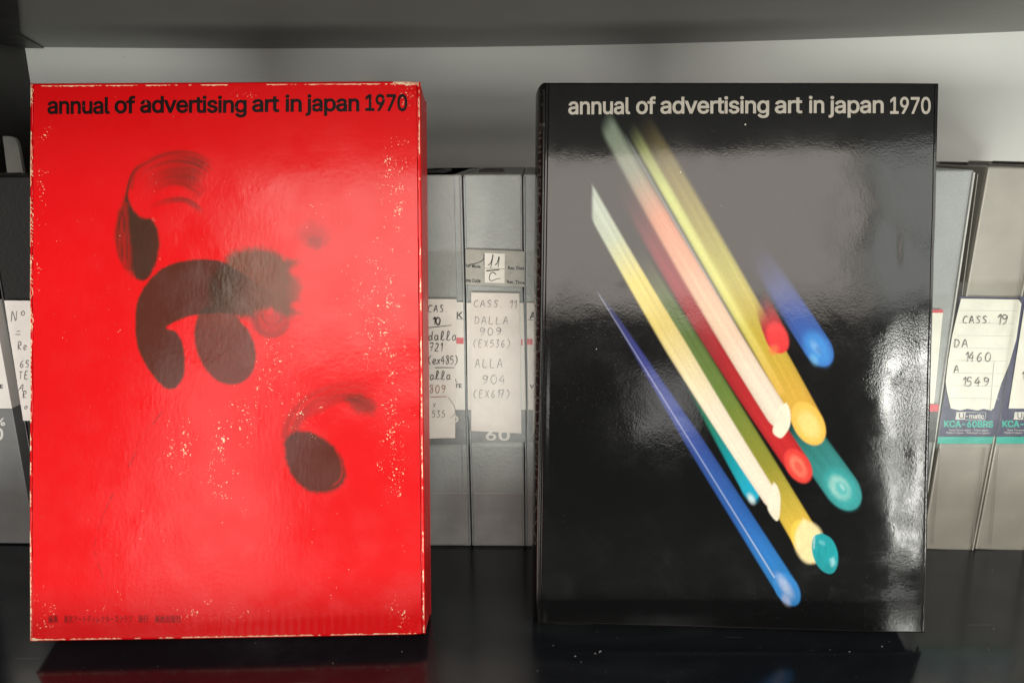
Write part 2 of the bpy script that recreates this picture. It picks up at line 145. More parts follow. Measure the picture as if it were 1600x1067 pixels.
GLYPHS = {'a':[389,[[[182,-9,160,-9,136,-9],[114,-4,94,5,75,14],[59,27,48,45,36,62],[30,83,30,108,30,130],[35,147,43,161,52,175],[63,185,78,193,92,201],[108,207,125,211,143,215],[160,218,178,220,201,223],[219,225,234,227,248,228],[258,231,265,235,272,239],[276,245,276,255,276,255],[276,256,276,257,276,272],[273,286,267,297,261,308],[252,316,240,322,228,328],[213,331,196,331,178,331],[162,328,149,322,136,317],[126,309,118,301,110,292],[104,283,100,274,80,280],[61,285,41,291,50,314],[62,332,79,346,95,360],[113,369,133,375,153,381],[173,384,194,384,208,384],[223,383,239,379,255,376],[271,370,286,360,301,351],[313,338,322,320,332,303],[337,280,337,251,337,168],[337,84,337,0,317,0],[297,0,277,0,277,17],[277,35,277,52,275,52],[274,52,272,52,268,43],[261,34,252,25,243,15],[230,7,215,1,200,-5]],[[155,45,170,45,193,45],[212,50,228,59,243,68],[255,79,263,93,271,107],[276,122,276,138,276,155],[276,173,276,190,273,187],[268,184,259,182,251,180],[242,178,231,176,221,174],[210,172,200,171,190,170],[182,169,175,168,161,166],[147,163,134,159,121,154],[111,148,103,139,96,131],[92,119,92,105,92,92],[95,81,102,72,109,63],[118,57,130,52,142,48]]]],'n':[410,[[[114,249,114,227,114,151],[114,76,114,0,93,0],[73,0,53,0,53,126],[53,253,53,379,72,379],[92,379,112,379,112,349],[112,318,112,287,109,287],[106,287,102,287,114,322],[131,347,152,362,174,377],[199,384,227,384,253,384],[276,379,295,369,314,358],[330,342,341,321,352,299],[357,273,357,240,357,160],[357,80,357,0,337,0],[316,0,296,0,296,78],[296,157,296,235,296,265],[288,288,273,304,258,321],[237,329,210,329,192,329],[175,325,161,317,146,309],[135,298,126,283,118,267]]]],'u':[410,[[[211,-5,182,-5,157,-5],[134,0,115,11,95,21],[80,37,69,59,58,80],[53,107,53,139,53,219],[53,299,53,379,73,379],[93,379,114,379,114,301],[114,222,114,144,114,114],[121,91,137,75,152,58],[173,50,200,50,218,50],[235,54,249,62,264,70],[275,81,283,97,292,112],[296,131,296,153,296,228],[296,304,296,379,316,379],[337,379,357,379,357,253],[357,126,357,0,337,0],[318,0,298,0,298,31],[298,61,298,92,301,92],[304,92,307,92,295,57],[279,32,257,17,235,2]]]],'l':[189,[[[147,-2,139,-2,110,-2],[88,5,74,20,60,35],[53,57,53,84,53,226],[53,367,53,509,73,509],[93,509,114,509,114,372],[114,235,114,99,114,81],[116,69,120,62,125,55],[133,52,146,52,152,52],[157,52,160,53,164,53],[167,54,170,54,173,37],[177,20,181,3,175,1],[169,0,162,-1,154,-2]]]],'o':[415,[[[242,-8,207,-8,173,-8],[143,0,117,16,91,33],[71,56,56,85,41,114],[34,149,34,187,34,227],[41,262,56,291,71,321],[91,343,117,360,143,376],[173,384,207,384,242,384],[273,376,299,360,325,343],[345,321,359,291,374,262],[381,227,381,187,381,149],[374,114,359,85,345,56],[325,33,299,16,273,0]],[[182,46,207,46,233,46],[254,53,270,66,287,79],[299,96,307,117,315,139],[319,162,319,187,319,213],[315,236,307,258,299,280],[287,297,270,310,254,323],[233,330,207,330,182,330],[161,323,145,310,129,297],[116,280,108,258,100,237],[96,213,96,187,96,162],[100,139,108,117,116,96],[129,79,145,66,161,53]]]],'f':[254,[[[154,379,228,379,228,362],[228,344,228,327,154,327],[80,327,6,327,6,344],[6,362,6,379,80,379]],[[101,0,81,0,81,144],[81,288,81,432,81,453],[86,471,96,486,106,500],[119,511,135,519,152,526],[169,530,187,530,201,530],[213,529,222,527,232,525],[238,523,243,521,238,503],[233,486,227,468,224,470],[220,471,215,472,210,473],[203,474,195,474,176,474],[163,469,154,460,146,451],[142,437,142,419,142,279],[142,140,142,0,121,0]]]],'d':[424,[[[219,-8,195,-8,164,-8],[136,0,111,16,87,32],[68,55,55,84,41,114],[34,149,34,189,34,229],[41,263,55,293,69,322],[88,345,112,361,136,376],[164,384,196,384,219,384],[238,381,253,373,268,365],[279,356,287,346,296,336],[302,327,306,319,308,319],[309,319,311,319,311,382],[311,446,311,509,331,509],[351,509,372,509,372,339],[372,170,372,0,352,0],[332,0,313,0,313,20],[313,39,313,59,311,59],[309,59,307,59,302,51],[295,42,287,31,278,21],[267,12,252,4,238,-4]],[[181,47,205,47,227,47],[247,53,263,65,279,77],[291,94,299,115,308,136],[312,161,312,189,312,217],[308,242,300,263,292,284],[279,300,263,312,247,324],[228,330,205,330,181,330],[161,324,145,311,129,299],[116,282,108,261,100,240],[96,216,96,189,96,162],[100,138,109,117,117,95],[129,78,145,66,161,53]]]],'v':[389,[[[184,0,163,0,114,126],[66,253,17,379,40,379],[62,379,84,379,111,305],[138,230,165,155,174,132],[181,110,187,87,193,64],[199,42,206,21,198,21],[191,21,184,21,191,42],[197,64,203,87,209,110],[216,132,224,155,251,230],[278,305,305,379,327,379],[349,379,371,379,323,253],[275,126,226,0,205,0]]]],'e':[404,[[[238,-8,212,-8,175,-8],[143,0,117,16,90,33],[70,56,56,85,41,114],[34,148,34,187,34,226],[41,260,55,290,69,319],[89,343,115,359,141,376],[171,384,205,384,226,384],[246,381,266,374,285,367],[303,356,319,341,335,326],[348,306,357,282,366,258],[371,228,371,194,371,186],[371,178,371,169,272,169],[174,169,75,169,75,187],[75,204,75,221,163,221],[250,221,338,221,329,215],[319,208,310,202,310,227],[306,249,298,269,290,288],[278,303,263,314,247,325],[228,330,205,330,182,330],[163,325,146,313,130,302],[118,288,109,270,100,251],[96,232,96,211,96,200],[96,189,96,178,96,150],[101,126,110,106,120,87],[134,72,151,61,168,51],[189,46,212,46,228,46],[241,48,254,53,266,57],[277,64,285,73,294,82],[301,93,306,105,325,101],[345,96,365,91,359,71],[349,54,335,39,321,24],[303,13,283,4,262,-4]]]],'r':[259,[[[73,0,53,0,53,126],[53,253,53,379,72,379],[92,379,112,379,112,360],[112,340,112,321,113,321],[114,321,115,321,122,340],[135,355,152,367,170,379],[190,385,213,385,218,385],[223,385,229,384,235,384],[240,384,243,384,243,363],[243,343,243,322,242,323],[237,323,230,324,223,325],[215,326,207,326,189,326],[173,322,159,315,145,307],[134,297,126,284,118,270],[114,255,114,237,114,158],[114,79,114,0,93,0]]]],'t':[227,[[[138,379,204,379,204,362],[204,344,204,327,138,327],[72,327,6,327,6,344],[6,362,6,379,72,379]],[[65,345,65,471,85,471],[106,471,126,471,126,347],[126,222,126,98,126,81],[129,69,136,61,143,54],[154,50,170,50,174,50],[179,50,185,51,191,52],[197,53,202,54,206,36],[209,19,213,2,207,0],[200,-2,192,-3,184,-4],[176,-4,168,-4,136,-4],[110,4,92,21,74,38],[65,62,65,93,65,219]]]],'i':[167,[[[73,0,53,0,53,126],[53,253,53,379,73,379],[93,379,114,379,114,253],[114,126,114,0,93,0]],[[95,443,84,443,72,443],[62,447,54,455,45,462],[41,472,41,483,41,494],[45,504,54,512,62,520],[72,524,84,524,95,524],[106,520,114,512,122,504],[126,494,126,483,126,472],[122,462,114,455,106,447]]]],'s':[365,[[[211,-8,182,-8,156,-8],[133,-4,112,3,92,11],[75,23,62,38,49,53],[40,72,36,94,55,98],[74,102,94,107,99,86],[109,70,124,60,139,50],[158,45,181,45,208,45],[229,51,244,62,260,74],[268,87,268,103,268,116],[263,127,254,136,245,144],[231,151,212,155,191,160],[170,165,149,170,115,178],[89,191,72,208,55,225],[47,247,47,274,47,296],[53,315,65,332,77,348],[94,361,115,370,136,380],[160,384,187,384,213,384],[235,380,254,372,272,365],[287,353,299,339,310,325],[319,309,324,290,305,286],[287,281,268,277,263,292],[255,304,243,316,230,327],[212,333,187,333,165,333],[146,327,131,317,116,306],[109,293,109,277,109,263],[114,252,124,243,134,235],[150,228,172,223,191,218],[210,214,229,209,264,201],[290,188,306,171,323,154],[331,133,331,107,331,84],[325,64,312,47,300,30],[282,16,260,6,237,-3]]]],'g':[425,[[[238,-151,207,-151,179,-151],[155,-147,134,-140,113,-132],[96,-123,82,-110,69,-98],[58,-84,51,-69,67,-60],[84,-50,101,-41,107,-49],[113,-57,122,-66,130,-75],[141,-82,154,-88,168,-94],[186,-97,207,-97,238,-97],[263,-90,282,-75,302,-60],[311,-37,311,-6,311,19],[311,44,311,68,310,68],[308,68,306,68,301,60],[295,51,287,41,278,32],[267,23,252,16,238,8],[219,5,195,5,164,5],[137,12,113,27,88,41],[69,62,55,90,41,118],[34,152,34,191,34,230],[41,264,55,293,69,322],[88,345,112,361,137,376],[165,384,196,384,220,384],[239,381,253,373,268,365],[280,356,288,346,297,336],[303,327,308,319,309,319],[311,319,313,319,313,339],[313,359,313,379,333,379],[353,379,372,379,372,250],[372,121,372,-9,372,-42],[365,-69,350,-90,335,-111],[316,-126,291,-136,266,-146]],[[181,59,205,59,228,59],[248,64,264,75,280,86],[292,101,300,121,308,141],[312,165,312,193,312,220],[308,243,300,264,292,284],[280,301,264,312,248,324],[228,330,205,330,181,330],[161,324,145,312,129,299],[117,283,109,262,100,242],[96,219,96,193,96,166],[100,143,109,123,117,103],[129,87,145,76,162,65]]]],'j':[167,[[[53,243,53,379,73,379],[93,379,114,379,114,243],[114,106,114,-30,114,-53],[110,-73,102,-90,93,-107],[81,-120,65,-129,48,-138],[28,-143,4,-143,-1,-143],[-5,-143,-10,-143,-10,-124],[-10,-105,-10,-87,-6,-87],[-2,-87,2,-87,20,-87],[32,-82,40,-72,49,-62],[53,-48,53,-29,53,107]],[[95,443,83,443,72,443],[62,447,53,455,45,462],[41,472,41,483,41,494],[45,504,53,512,62,520],[72,524,83,524,95,524],[105,520,114,512,122,504],[126,494,126,483,126,472],[122,462,114,455,105,447]]]],'p':[424,[[[73,-143,53,-143,53,31],[53,205,53,379,72,379],[92,379,112,379,112,359],[112,339,112,319,114,319],[116,319,118,319,123,327],[129,336,137,346,145,356],[157,365,171,373,186,381],[205,384,229,384,261,384],[289,376,313,361,337,345],[356,322,370,293,383,263],[390,229,390,189,390,149],[383,114,370,84,356,55],[337,32,313,16,289,0],[261,-8,229,-8,206,-8],[187,-4,173,4,158,12],[146,21,138,31,130,42],[123,51,118,59,117,59],[115,59,114,59,114,-8],[114,-76,114,-143,93,-143]],[[197,47,220,47,244,47],[263,53,279,66,295,78],[308,95,316,117,324,138],[328,162,328,189,328,216],[324,240,316,261,308,282],[296,299,280,311,264,324],[244,330,220,330,197,330],[177,324,161,312,145,300],[133,284,125,263,117,242],[113,217,113,189,113,161],[117,136,125,115,133,94],[146,77,162,65,178,53]]]],'1':[453,[[[181,0,76,0,76,18],[76,36,76,55,181,55],[286,55,391,55,391,36],[391,18,391,0,286,0]],[[250,509,276,509,276,339],[276,170,276,0,255,0],[234,0,212,0,212,149],[212,299,212,448,211,448],[210,448,209,448,168,418],[127,388,86,358,86,381],[86,404,86,427,123,454],[161,481,198,509,224,509]]]],'9':[453,[[[195,516,226,516,258,516],[286,508,310,494,335,480],[354,460,368,434,382,409],[389,380,389,347,389,323],[383,297,373,270,362,243],[343,209,315,168,277,112],[239,56,200,0,177,0],[154,0,130,0,187,83],[244,165,301,248,303,248],[305,248,307,248,303,238],[296,229,287,221,279,213],[269,207,257,202,245,197],[232,195,218,195,187,195],[160,201,137,214,114,227],[96,245,83,269,70,292],[64,320,64,352,64,384],[71,412,85,436,99,461],[118,480,143,494,167,508]],[[246,460,226,460,207,460],[189,456,174,446,159,437],[147,424,138,407,130,391],[125,372,125,352,125,330],[130,312,138,295,147,279],[159,266,174,257,189,248],[207,243,226,243,246,243],[263,248,279,257,294,266],[306,279,314,295,323,311],[327,330,327,350,327,372],[323,391,314,407,306,424],[294,437,279,446,264,456]]]],'7':[453,[[[120,0,97,0,172,149],[248,299,323,448,323,450],[323,451,323,452,236,452],[149,452,62,452,62,471],[62,490,62,509,172,509],[281,509,391,509,391,489],[391,469,391,449,315,299],[240,150,165,0,142,0]]]],'0':[453,[[[264,-7,227,-7,189,-7],[157,3,130,24,103,45],[83,74,69,113,55,152],[48,199,48,254,48,309],[55,356,69,395,83,434],[104,464,130,484,157,505],[189,516,227,516,264,516],[296,505,323,484,350,464],[370,434,384,395,398,356],[405,309,405,254,405,199],[398,152,384,113,370,74],[350,45,323,24,297,3]],[[202,50,227,50,252,50],[273,58,290,74,308,90],[321,113,330,144,339,174],[344,211,344,254,344,297],[339,334,330,365,321,395],[308,419,290,435,273,451],[252,460,227,460,202,460],[180,451,163,435,146,419],[132,395,123,365,114,334],[109,297,109,254,109,211],[114,174,123,144,132,113],[146,90,163,74,180,58]]]],'m':[610,[[[73,0,53,0,53,126],[53,253,53,379,72,379],[92,379,112,379,112,351],[112,323,112,295,111,295],[109,295,108,295,113,316],[121,332,132,346,144,359],[157,369,172,376,187,383],[203,386,219,386,247,386],[270,378,287,361,305,344],[316,322,321,295,318,295],[315,295,312,295,317,313],[325,329,337,343,349,357],[364,367,381,375,398,382],[416,386,437,386,459,386],[479,381,497,372,515,362],[530,348,541,328,551,309],[557,285,557,255,557,170],[557,85,557,0,536,0],[516,0,496,0,496,85],[496,169,496,254,496,281],[488,301,473,313,457,325],[439,330,419,330,402,330],[387,327,374,320,362,313],[352,303,345,290,339,278],[335,263,335,247,335,165],[335,82,335,0,315,0],[295,0,274,0,274,87],[274,173,274,260,274,281],[267,298,253,311,239,324],[221,330,199,330,185,330],[171,327,158,320,144,313],[134,303,126,289,118,276],[114,258,114,238,114,159],[114,79,114,0,93,0]]]],'c':[396,[[[226,-8,207,-8,173,-8],[143,0,117,16,91,33],[71,56,56,85,41,114],[34,149,34,187,34,227],[41,262,56,291,71,321],[91,343,117,360,143,376],[173,384,207,384,226,384],[243,382,260,377,276,372],[292,365,305,356,319,347],[330,335,340,322,350,309],[357,294,362,277,342,272],[322,267,303,262,300,272],[296,281,290,289,285,297],[278,305,270,311,262,317],[253,322,242,325,232,328],[220,330,207,330,182,330],[161,323,145,310,129,297],[116,280,108,258,100,237],[96,213,96,187,96,162],[100,139,108,117,116,96],[129,79,145,66,161,53],[182,46,207,46,220,46],[232,48,243,52,253,55],[263,60,271,66,279,72],[286,80,292,89,297,97],[301,107,304,117,324,112],[343,107,363,102,358,85],[351,70,341,56,332,43],[320,31,306,21,293,12],[277,4,261,-1,244,-6]]]],'K':[467,[[[146,189,104,145,104,169],[104,193,104,216,116,232],[128,247,139,261,151,275],[162,290,174,303,187,317],[199,331,212,344,262,399],[313,454,364,509,392,509],[420,509,448,509,376,431],[304,353,231,276,230,276],[229,276,228,276,187,233]],[[82,0,60,0,60,170],[60,339,60,509,82,509],[103,509,125,509,125,451],[125,392,125,334,124,298],[124,261,124,225,124,214],[124,204,125,193,125,129],[125,64,125,0,103,0]],[[398,0,372,0,311,86],[249,173,188,259,201,276],[215,293,228,309,302,206],[375,103,449,0,423,0]]]],'C':[510,[[[293,-7,267,-7,223,-7],[184,4,150,25,116,46],[89,76,70,115,50,154],[40,201,40,254,40,308],[50,354,70,393,89,432],[116,462,150,484,184,505],[223,516,267,516,293,516],[317,512,340,504,363,497],[384,486,402,471,420,457],[436,439,448,418,460,398],[468,374,473,348,451,348],[430,348,408,348,404,366],[398,381,389,395,381,408],[370,419,357,428,345,438],[331,444,315,449,300,454],[284,456,267,456,236,456],[208,448,184,432,159,417],[139,394,125,364,111,334],[103,297,103,254,103,211],[111,175,125,145,140,115],[159,92,184,76,209,61],[236,53,267,53,284,53],[300,55,315,60,331,65],[345,71,357,81,370,90],[381,101,389,114,398,128],[404,143,408,160,430,160],[451,160,473,160,469,135],[460,111,448,91,436,70],[421,52,402,38,384,23],[363,12,341,5,318,-3]]]],'A':[480,[[[39,0,16,0,78,170],[140,339,201,509,226,509],[251,509,276,509,338,339],[401,170,463,0,440,0],[418,0,395,0,359,101],[323,202,287,302,281,321],[273,344,264,372,255,400],[245,435,232,478,236,478],[241,478,245,478,233,435],[222,399,213,371,204,343],[196,320,191,302,155,202],[120,101,85,0,62,0]],[[197,142,110,142,110,161],[110,180,110,199,197,199],[283,199,370,199,370,180],[370,161,370,142,283,142]]]],'B':[456,[[[122,0,60,0,60,170],[60,339,60,509,120,509],[181,509,241,509,276,509],[306,503,329,491,352,479],[369,462,381,442,392,422],[398,399,398,374,398,352],[394,334,387,320,379,306],[369,294,356,286,344,277],[330,271,315,267,315,265],[315,264,315,262,331,261],[347,255,363,245,379,235],[392,221,402,203,413,185],[418,163,418,136,418,111],[412,87,400,67,388,46],[370,30,344,18,319,6],[287,0,247,0,184,0]],[[125,115,125,57,165,57],[205,57,245,57,284,57],[313,65,330,80,347,95],[355,114,355,137,355,154],[351,170,342,184,334,198],[321,209,306,218,290,227],[271,231,248,231,207,231],[166,231,125,231,125,173]],[[125,341,125,285,162,285],[200,285,238,285,257,285],[273,289,288,296,303,303],[315,313,323,326,332,339],[336,355,336,372,336,395],[328,414,313,429,297,444],[273,452,240,452,202,452],[163,452,125,452,125,396]]]],'6':[453,[[[258,-7,226,-7,195,-7],[167,0,142,15,118,29],[98,49,84,74,71,100],[64,129,64,162,64,186],[69,212,80,239,91,266],[110,300,137,340,176,396],[214,453,252,509,276,509],[299,509,322,509,265,426],[208,344,151,261,149,261],[147,261,145,261,150,271],[157,280,165,288,174,296],[184,302,196,307,207,312],[221,314,235,314,266,314],[293,308,316,295,339,282],[357,263,370,240,382,216],[389,189,389,157,389,125],[382,97,368,73,354,48],[334,28,310,14,286,0]],[[207,48,226,48,246,48],[264,53,279,63,294,72],[306,85,314,101,323,118],[327,136,327,157,327,178],[323,197,314,213,306,230],[294,242,279,251,264,261],[246,265,226,265,207,265],[189,261,174,252,159,243],[147,230,138,214,129,198],[125,179,125,158,125,137],[129,118,138,102,147,85],[159,72,174,63,189,53]]]],'R':[449,[[[82,0,60,0,60,170],[60,339,60,509,119,509],[177,509,236,509,275,509],[307,502,333,489,359,475],[378,457,390,433,403,410],[409,382,409,352,409,321],[403,295,390,271,378,248],[359,230,333,217,307,204],[275,198,236,198,189,198],[143,198,96,198,96,217],[96,236,96,255,142,255],[188,255,234,255,260,255],[281,259,298,267,314,275],[326,286,334,300,341,315],[345,332,345,352,345,372],[341,390,334,405,326,420],[314,431,298,440,281,448],[259,452,233,452,197,452],[161,452,125,452,125,301],[125,151,125,0,103,0]],[[378,0,353,0,312,76],[271,153,230,229,254,229],[279,229,303,229,344,153],[386,76,428,0,403,0]]]],'S':[447,[[[263,-9,224,-9,187,-9],[155,-3,128,9,100,21],[79,38,64,60,49,82],[40,107,38,137,60,137],[82,137,104,137,106,117],[112,101,123,88,134,75],[149,65,166,59,184,52],[203,49,224,49,247,49],[268,53,286,60,304,68],[319,78,329,92,340,105],[346,121,346,139,346,155],[341,169,332,179,323,189],[311,198,296,205,281,211],[264,217,245,222,224,228],[204,234,184,239,142,251],[109,268,86,289,63,311],[52,339,52,372,52,401],[60,426,75,448,90,469],[111,486,138,498,164,510],[194,516,227,516,261,516],[290,510,316,498,342,486],[362,469,377,449,392,428],[400,404,401,378,380,378],[358,378,337,378,335,403],[323,423,302,437,281,451],[256,459,225,459,203,459],[184,455,167,448,151,441],[138,431,129,418,120,406],[115,391,115,376,115,358],[120,344,131,334,142,323],[154,314,169,308,184,302],[199,297,212,293,230,289],[247,284,264,279,279,275],[295,270,312,264,328,257],[344,248,359,238,373,227],[385,214,395,198,404,181],[408,162,408,139,408,111],[401,86,386,64,372,41],[351,24,323,11,296,-2]]]],'-':[453,[[[263,244,337,244,337,226],[337,207,337,188,263,188],[188,188,114,188,114,207],[114,226,114,244,188,244]]]],'T':[449,[[[85,452,32,452,32,471],[32,490,32,509,160,509],[288,509,417,509,417,490],[417,471,417,452,363,452],[310,452,257,452,257,301],[257,151,257,0,235,0],[214,0,193,0,193,151],[193,301,193,452,139,452]]]],'E':[419,[[[165,0,60,0,60,170],[60,339,60,509,164,509],[268,509,372,509,372,490],[372,471,372,452,290,452],[207,452,125,452,125,396],[125,341,125,286,202,286],[278,286,355,286,355,267],[355,248,355,229,278,229],[202,229,125,229,125,172],[125,114,125,57,208,57],[292,57,375,57,375,38],[375,19,375,0,270,0]]]],'V':[480,[[[229,0,204,0,141,170],[79,339,16,509,39,509],[62,509,84,509,120,408],[156,307,192,206,198,189],[206,166,215,137,224,109],[235,73,248,31,243,31],[239,31,235,31,247,74],[258,110,267,138,276,166],[284,189,290,206,325,307],[360,408,395,509,417,509],[440,509,463,509,401,339],[340,170,278,0,253,0]]]],'U':[517,[[[299,-8,259,-8,219,-8],[184,0,154,15,124,31],[101,53,85,80,68,107],[60,138,60,173,60,285],[60,397,60,509,81,509],[103,509,124,509,124,399],[124,288,124,178,124,154],[130,132,141,113,152,94],[167,79,187,68,207,57],[231,52,259,52,287,52],[311,57,331,68,351,79],[366,94,377,113,387,132],[393,154,393,178,393,288],[393,399,393,509,414,509],[436,509,457,509,457,397],[457,285,457,173,457,138],[449,107,433,80,416,53],[393,31,363,15,334,0]]]],'H':[517,[[[82,0,60,0,60,170],[60,339,60,509,82,509],[103,509,125,509,125,435],[125,362,125,289,214,289],[303,289,392,289,392,362],[392,435,392,509,414,509],[435,509,457,509,457,339],[457,170,457,0,435,0],[414,0,392,0,392,77],[392,155,392,232,303,232],[214,232,125,232,125,155],[125,77,125,0,103,0]]]],'%':[676,[[[197,283,175,283,154,283],[136,287,121,297,105,307],[94,319,86,335,79,351],[75,368,75,388,75,396],[75,404,75,412,75,431],[79,449,87,464,94,480],[106,493,121,503,136,512],[154,517,175,517,197,517],[216,512,230,503,245,493],[256,480,264,464,272,449],[276,431,276,412,276,404],[276,396,276,388,276,368],[272,351,264,335,256,319],[245,307,230,297,215,287]],[[158,327,175,327,193,327],[205,333,212,346,220,358],[223,372,223,388,223,396],[223,404,223,412,223,428],[220,442,213,454,205,466],[193,473,175,473,158,473],[146,466,138,454,131,442],[127,428,127,412,127,404],[127,396,127,388,127,372],[131,358,138,346,145,333]],[[523,-10,501,-10,480,-10],[461,-5,446,5,431,14],[420,27,412,43,404,59],[400,76,400,95,400,103],[400,112,400,120,400,139],[404,156,412,172,420,188],[432,201,447,210,462,220],[480,225,501,225,523,225],[541,220,556,210,571,201],[582,188,590,172,597,156],[601,139,601,120,601,112],[601,103,601,95,601,76],[597,59,589,43,582,27],[570,14,555,5,541,-5]],[[484,35,501,35,518,35],[530,41,538,53,545,65],[549,79,549,95,549,103],[549,112,549,120,549,136],[545,150,538,162,531,174],[519,180,501,180,484,180],[472,174,464,162,457,150],[453,136,453,120,453,112],[453,103,453,95,453,79],[456,65,464,53,471,41]],[[152,0,132,0,249,170],[366,339,482,509,501,509],[521,509,540,509,424,339],[307,170,191,0,171,0]]]],' ':[188,[]]}
GCACHE = {}
def glyph_mesh(ch, off):
    """one letter as a flat triangle mesh: outlines are thickened by off, then all their overlaps are merged"""
    if (ch, off) in GCACHE: return GCACHE[ch, off]
    loops = []
    for sp in GLYPHS[ch][1]:
        q = np.array(sp, float) / 1000; P = []
        for a, b in zip(q, np.roll(q, -1, 0)):
            n = 1 if np.hypot(*(a[4:6] - a[2:4])) < 1e-4 and np.hypot(*(b[0:2] - b[2:4])) < 1e-4 else 5
            for t in np.arange(n) / n: P.append((1 - t) ** 3 * a[2:4] + 3 * t * (1 - t) ** 2 * a[4:6] + 3 * t * t * (1 - t) * b[0:2] + t ** 3 * b[2:4])
        P = np.array(P); P = P[np.hypot(*(P - np.roll(P, 1, 0)).T) > 2e-3]; loops.append(P)
    ar = [.5 * np.sum(p[:, 0] * np.roll(p[:, 1], -1) - np.roll(p[:, 0], -1) * p[:, 1]) for p in loops]; sg = np.sign(ar[int(np.argmax(np.abs(ar)))])
    L2 = []
    for p in loops:
        e1 = p - np.roll(p, 1, 0); e2 = np.roll(p, -1, 0) - p; e1 /= np.hypot(*e1.T)[:, None]; e2 /= np.hypot(*e2.T)[:, None]
        n1 = np.stack([e1[:, 1], -e1[:, 0]], 1) * sg; n2 = np.stack([e2[:, 1], -e2[:, 0]], 1) * sg; n = n1 + n2
        n = n / np.maximum(np.sum(n * n1, 1), .6)[:, None]; L2.append(p + n * off)
    pts = [Vector(v) for p in L2 for v in p]; ed = []; b = 0
    for p in L2: ed += [(b + i, b + (i + 1) % len(p)) for i in range(len(p))]; b += len(p)
    from mathutils.geometry import delaunay_2d_cdt
    vo, eo, fo_, _, _, _ = delaunay_2d_cdt(pts, ed, [], 0, 1e-6)
    V = np.array([(v[0], v[1], 0) for v in vo]); F = []
    for f in fo_:
        c = V[list(f), :2].mean(0); w_ = 0
        for p in L2:
            x, y = p.T; x2, y2 = np.roll(x, -1), np.roll(y, -1); cr = (x2 - x) * (c[1] - y) - (c[0] - x) * (y2 - y)
            w_ += int(np.sum((y <= c[1]) & (y2 > c[1]) & (cr > 0))) - int(np.sum((y > c[1]) & (y2 <= c[1]) & (cr < 0)))
        if w_ * sg > 0: F.append(tuple(f))
    GCACHE[ch, off] = [(V, F)]; return GCACHE[ch, off]
def type_verts(body, off=0.0, track=0.0, word=1.0):
    cx = 0.0; VV, FF = [], []; n = 0
    for ch in body:
        for V, Fc in (glyph_mesh(ch, off) if GLYPHS[ch][1] else []):
            VV.append(V + (cx, 0, 0)); FF += [tuple(a + n for a in f) for f in Fc]; n += len(V)
        cx += GLYPHS[ch][0] / 1000 * (word if ch == ' ' else 1) + track - (.02 if ch == '1' else 0)
    return np.vstack(VV), FF

def text_verts(body, off=0.0, spacing=1.0, res=3, word=1.0):
    """outline of a line of type as flat mesh data, scaled later"""
    cu = bpy.data.curves.new('t', 'FONT'); cu.body = body; cu.size = 1; cu.offset = off; cu.space_character = spacing
    cu.space_word = word; cu.resolution_u = res
    o = bpy.data.objects.new('t', cu); COL.objects.link(o); dg = bpy.context.evaluated_depsgraph_get()
    me = o.evaluated_get(dg).to_mesh()
    V = np.array([v.co[:] for v in me.vertices]); Fc = [tuple(p.vertices) for p in me.polygons]
    o.evaluated_get(dg).to_mesh_clear(); bpy.data.objects.remove(o); bpy.data.curves.remove(cu)
    return np.array(V), Fc
def fit_text(body, x0, x1, base, height, off=0.0, spacing=1.0, cap=.727, **k):
    """type set so that its ink runs from x0 to x1; height = cap height; returns 2-D verts (x, up)"""
    if all(c in GLYPHS for c in body):
        V, Fc = type_verts(body, off, (spacing - 1) * .3, k.get('word', 1)); cap = 0.509
    else: V, Fc = text_verts(body, off, spacing, **k)
    V = V.copy(); V[:, 0] = x0 + (V[:, 0] - V[:, 0].min()) / (V[:, 0].max() - V[:, 0].min()) * (x1 - x0)
    V[:, 1] = base + V[:, 1] / cap * height
    return V, Fc

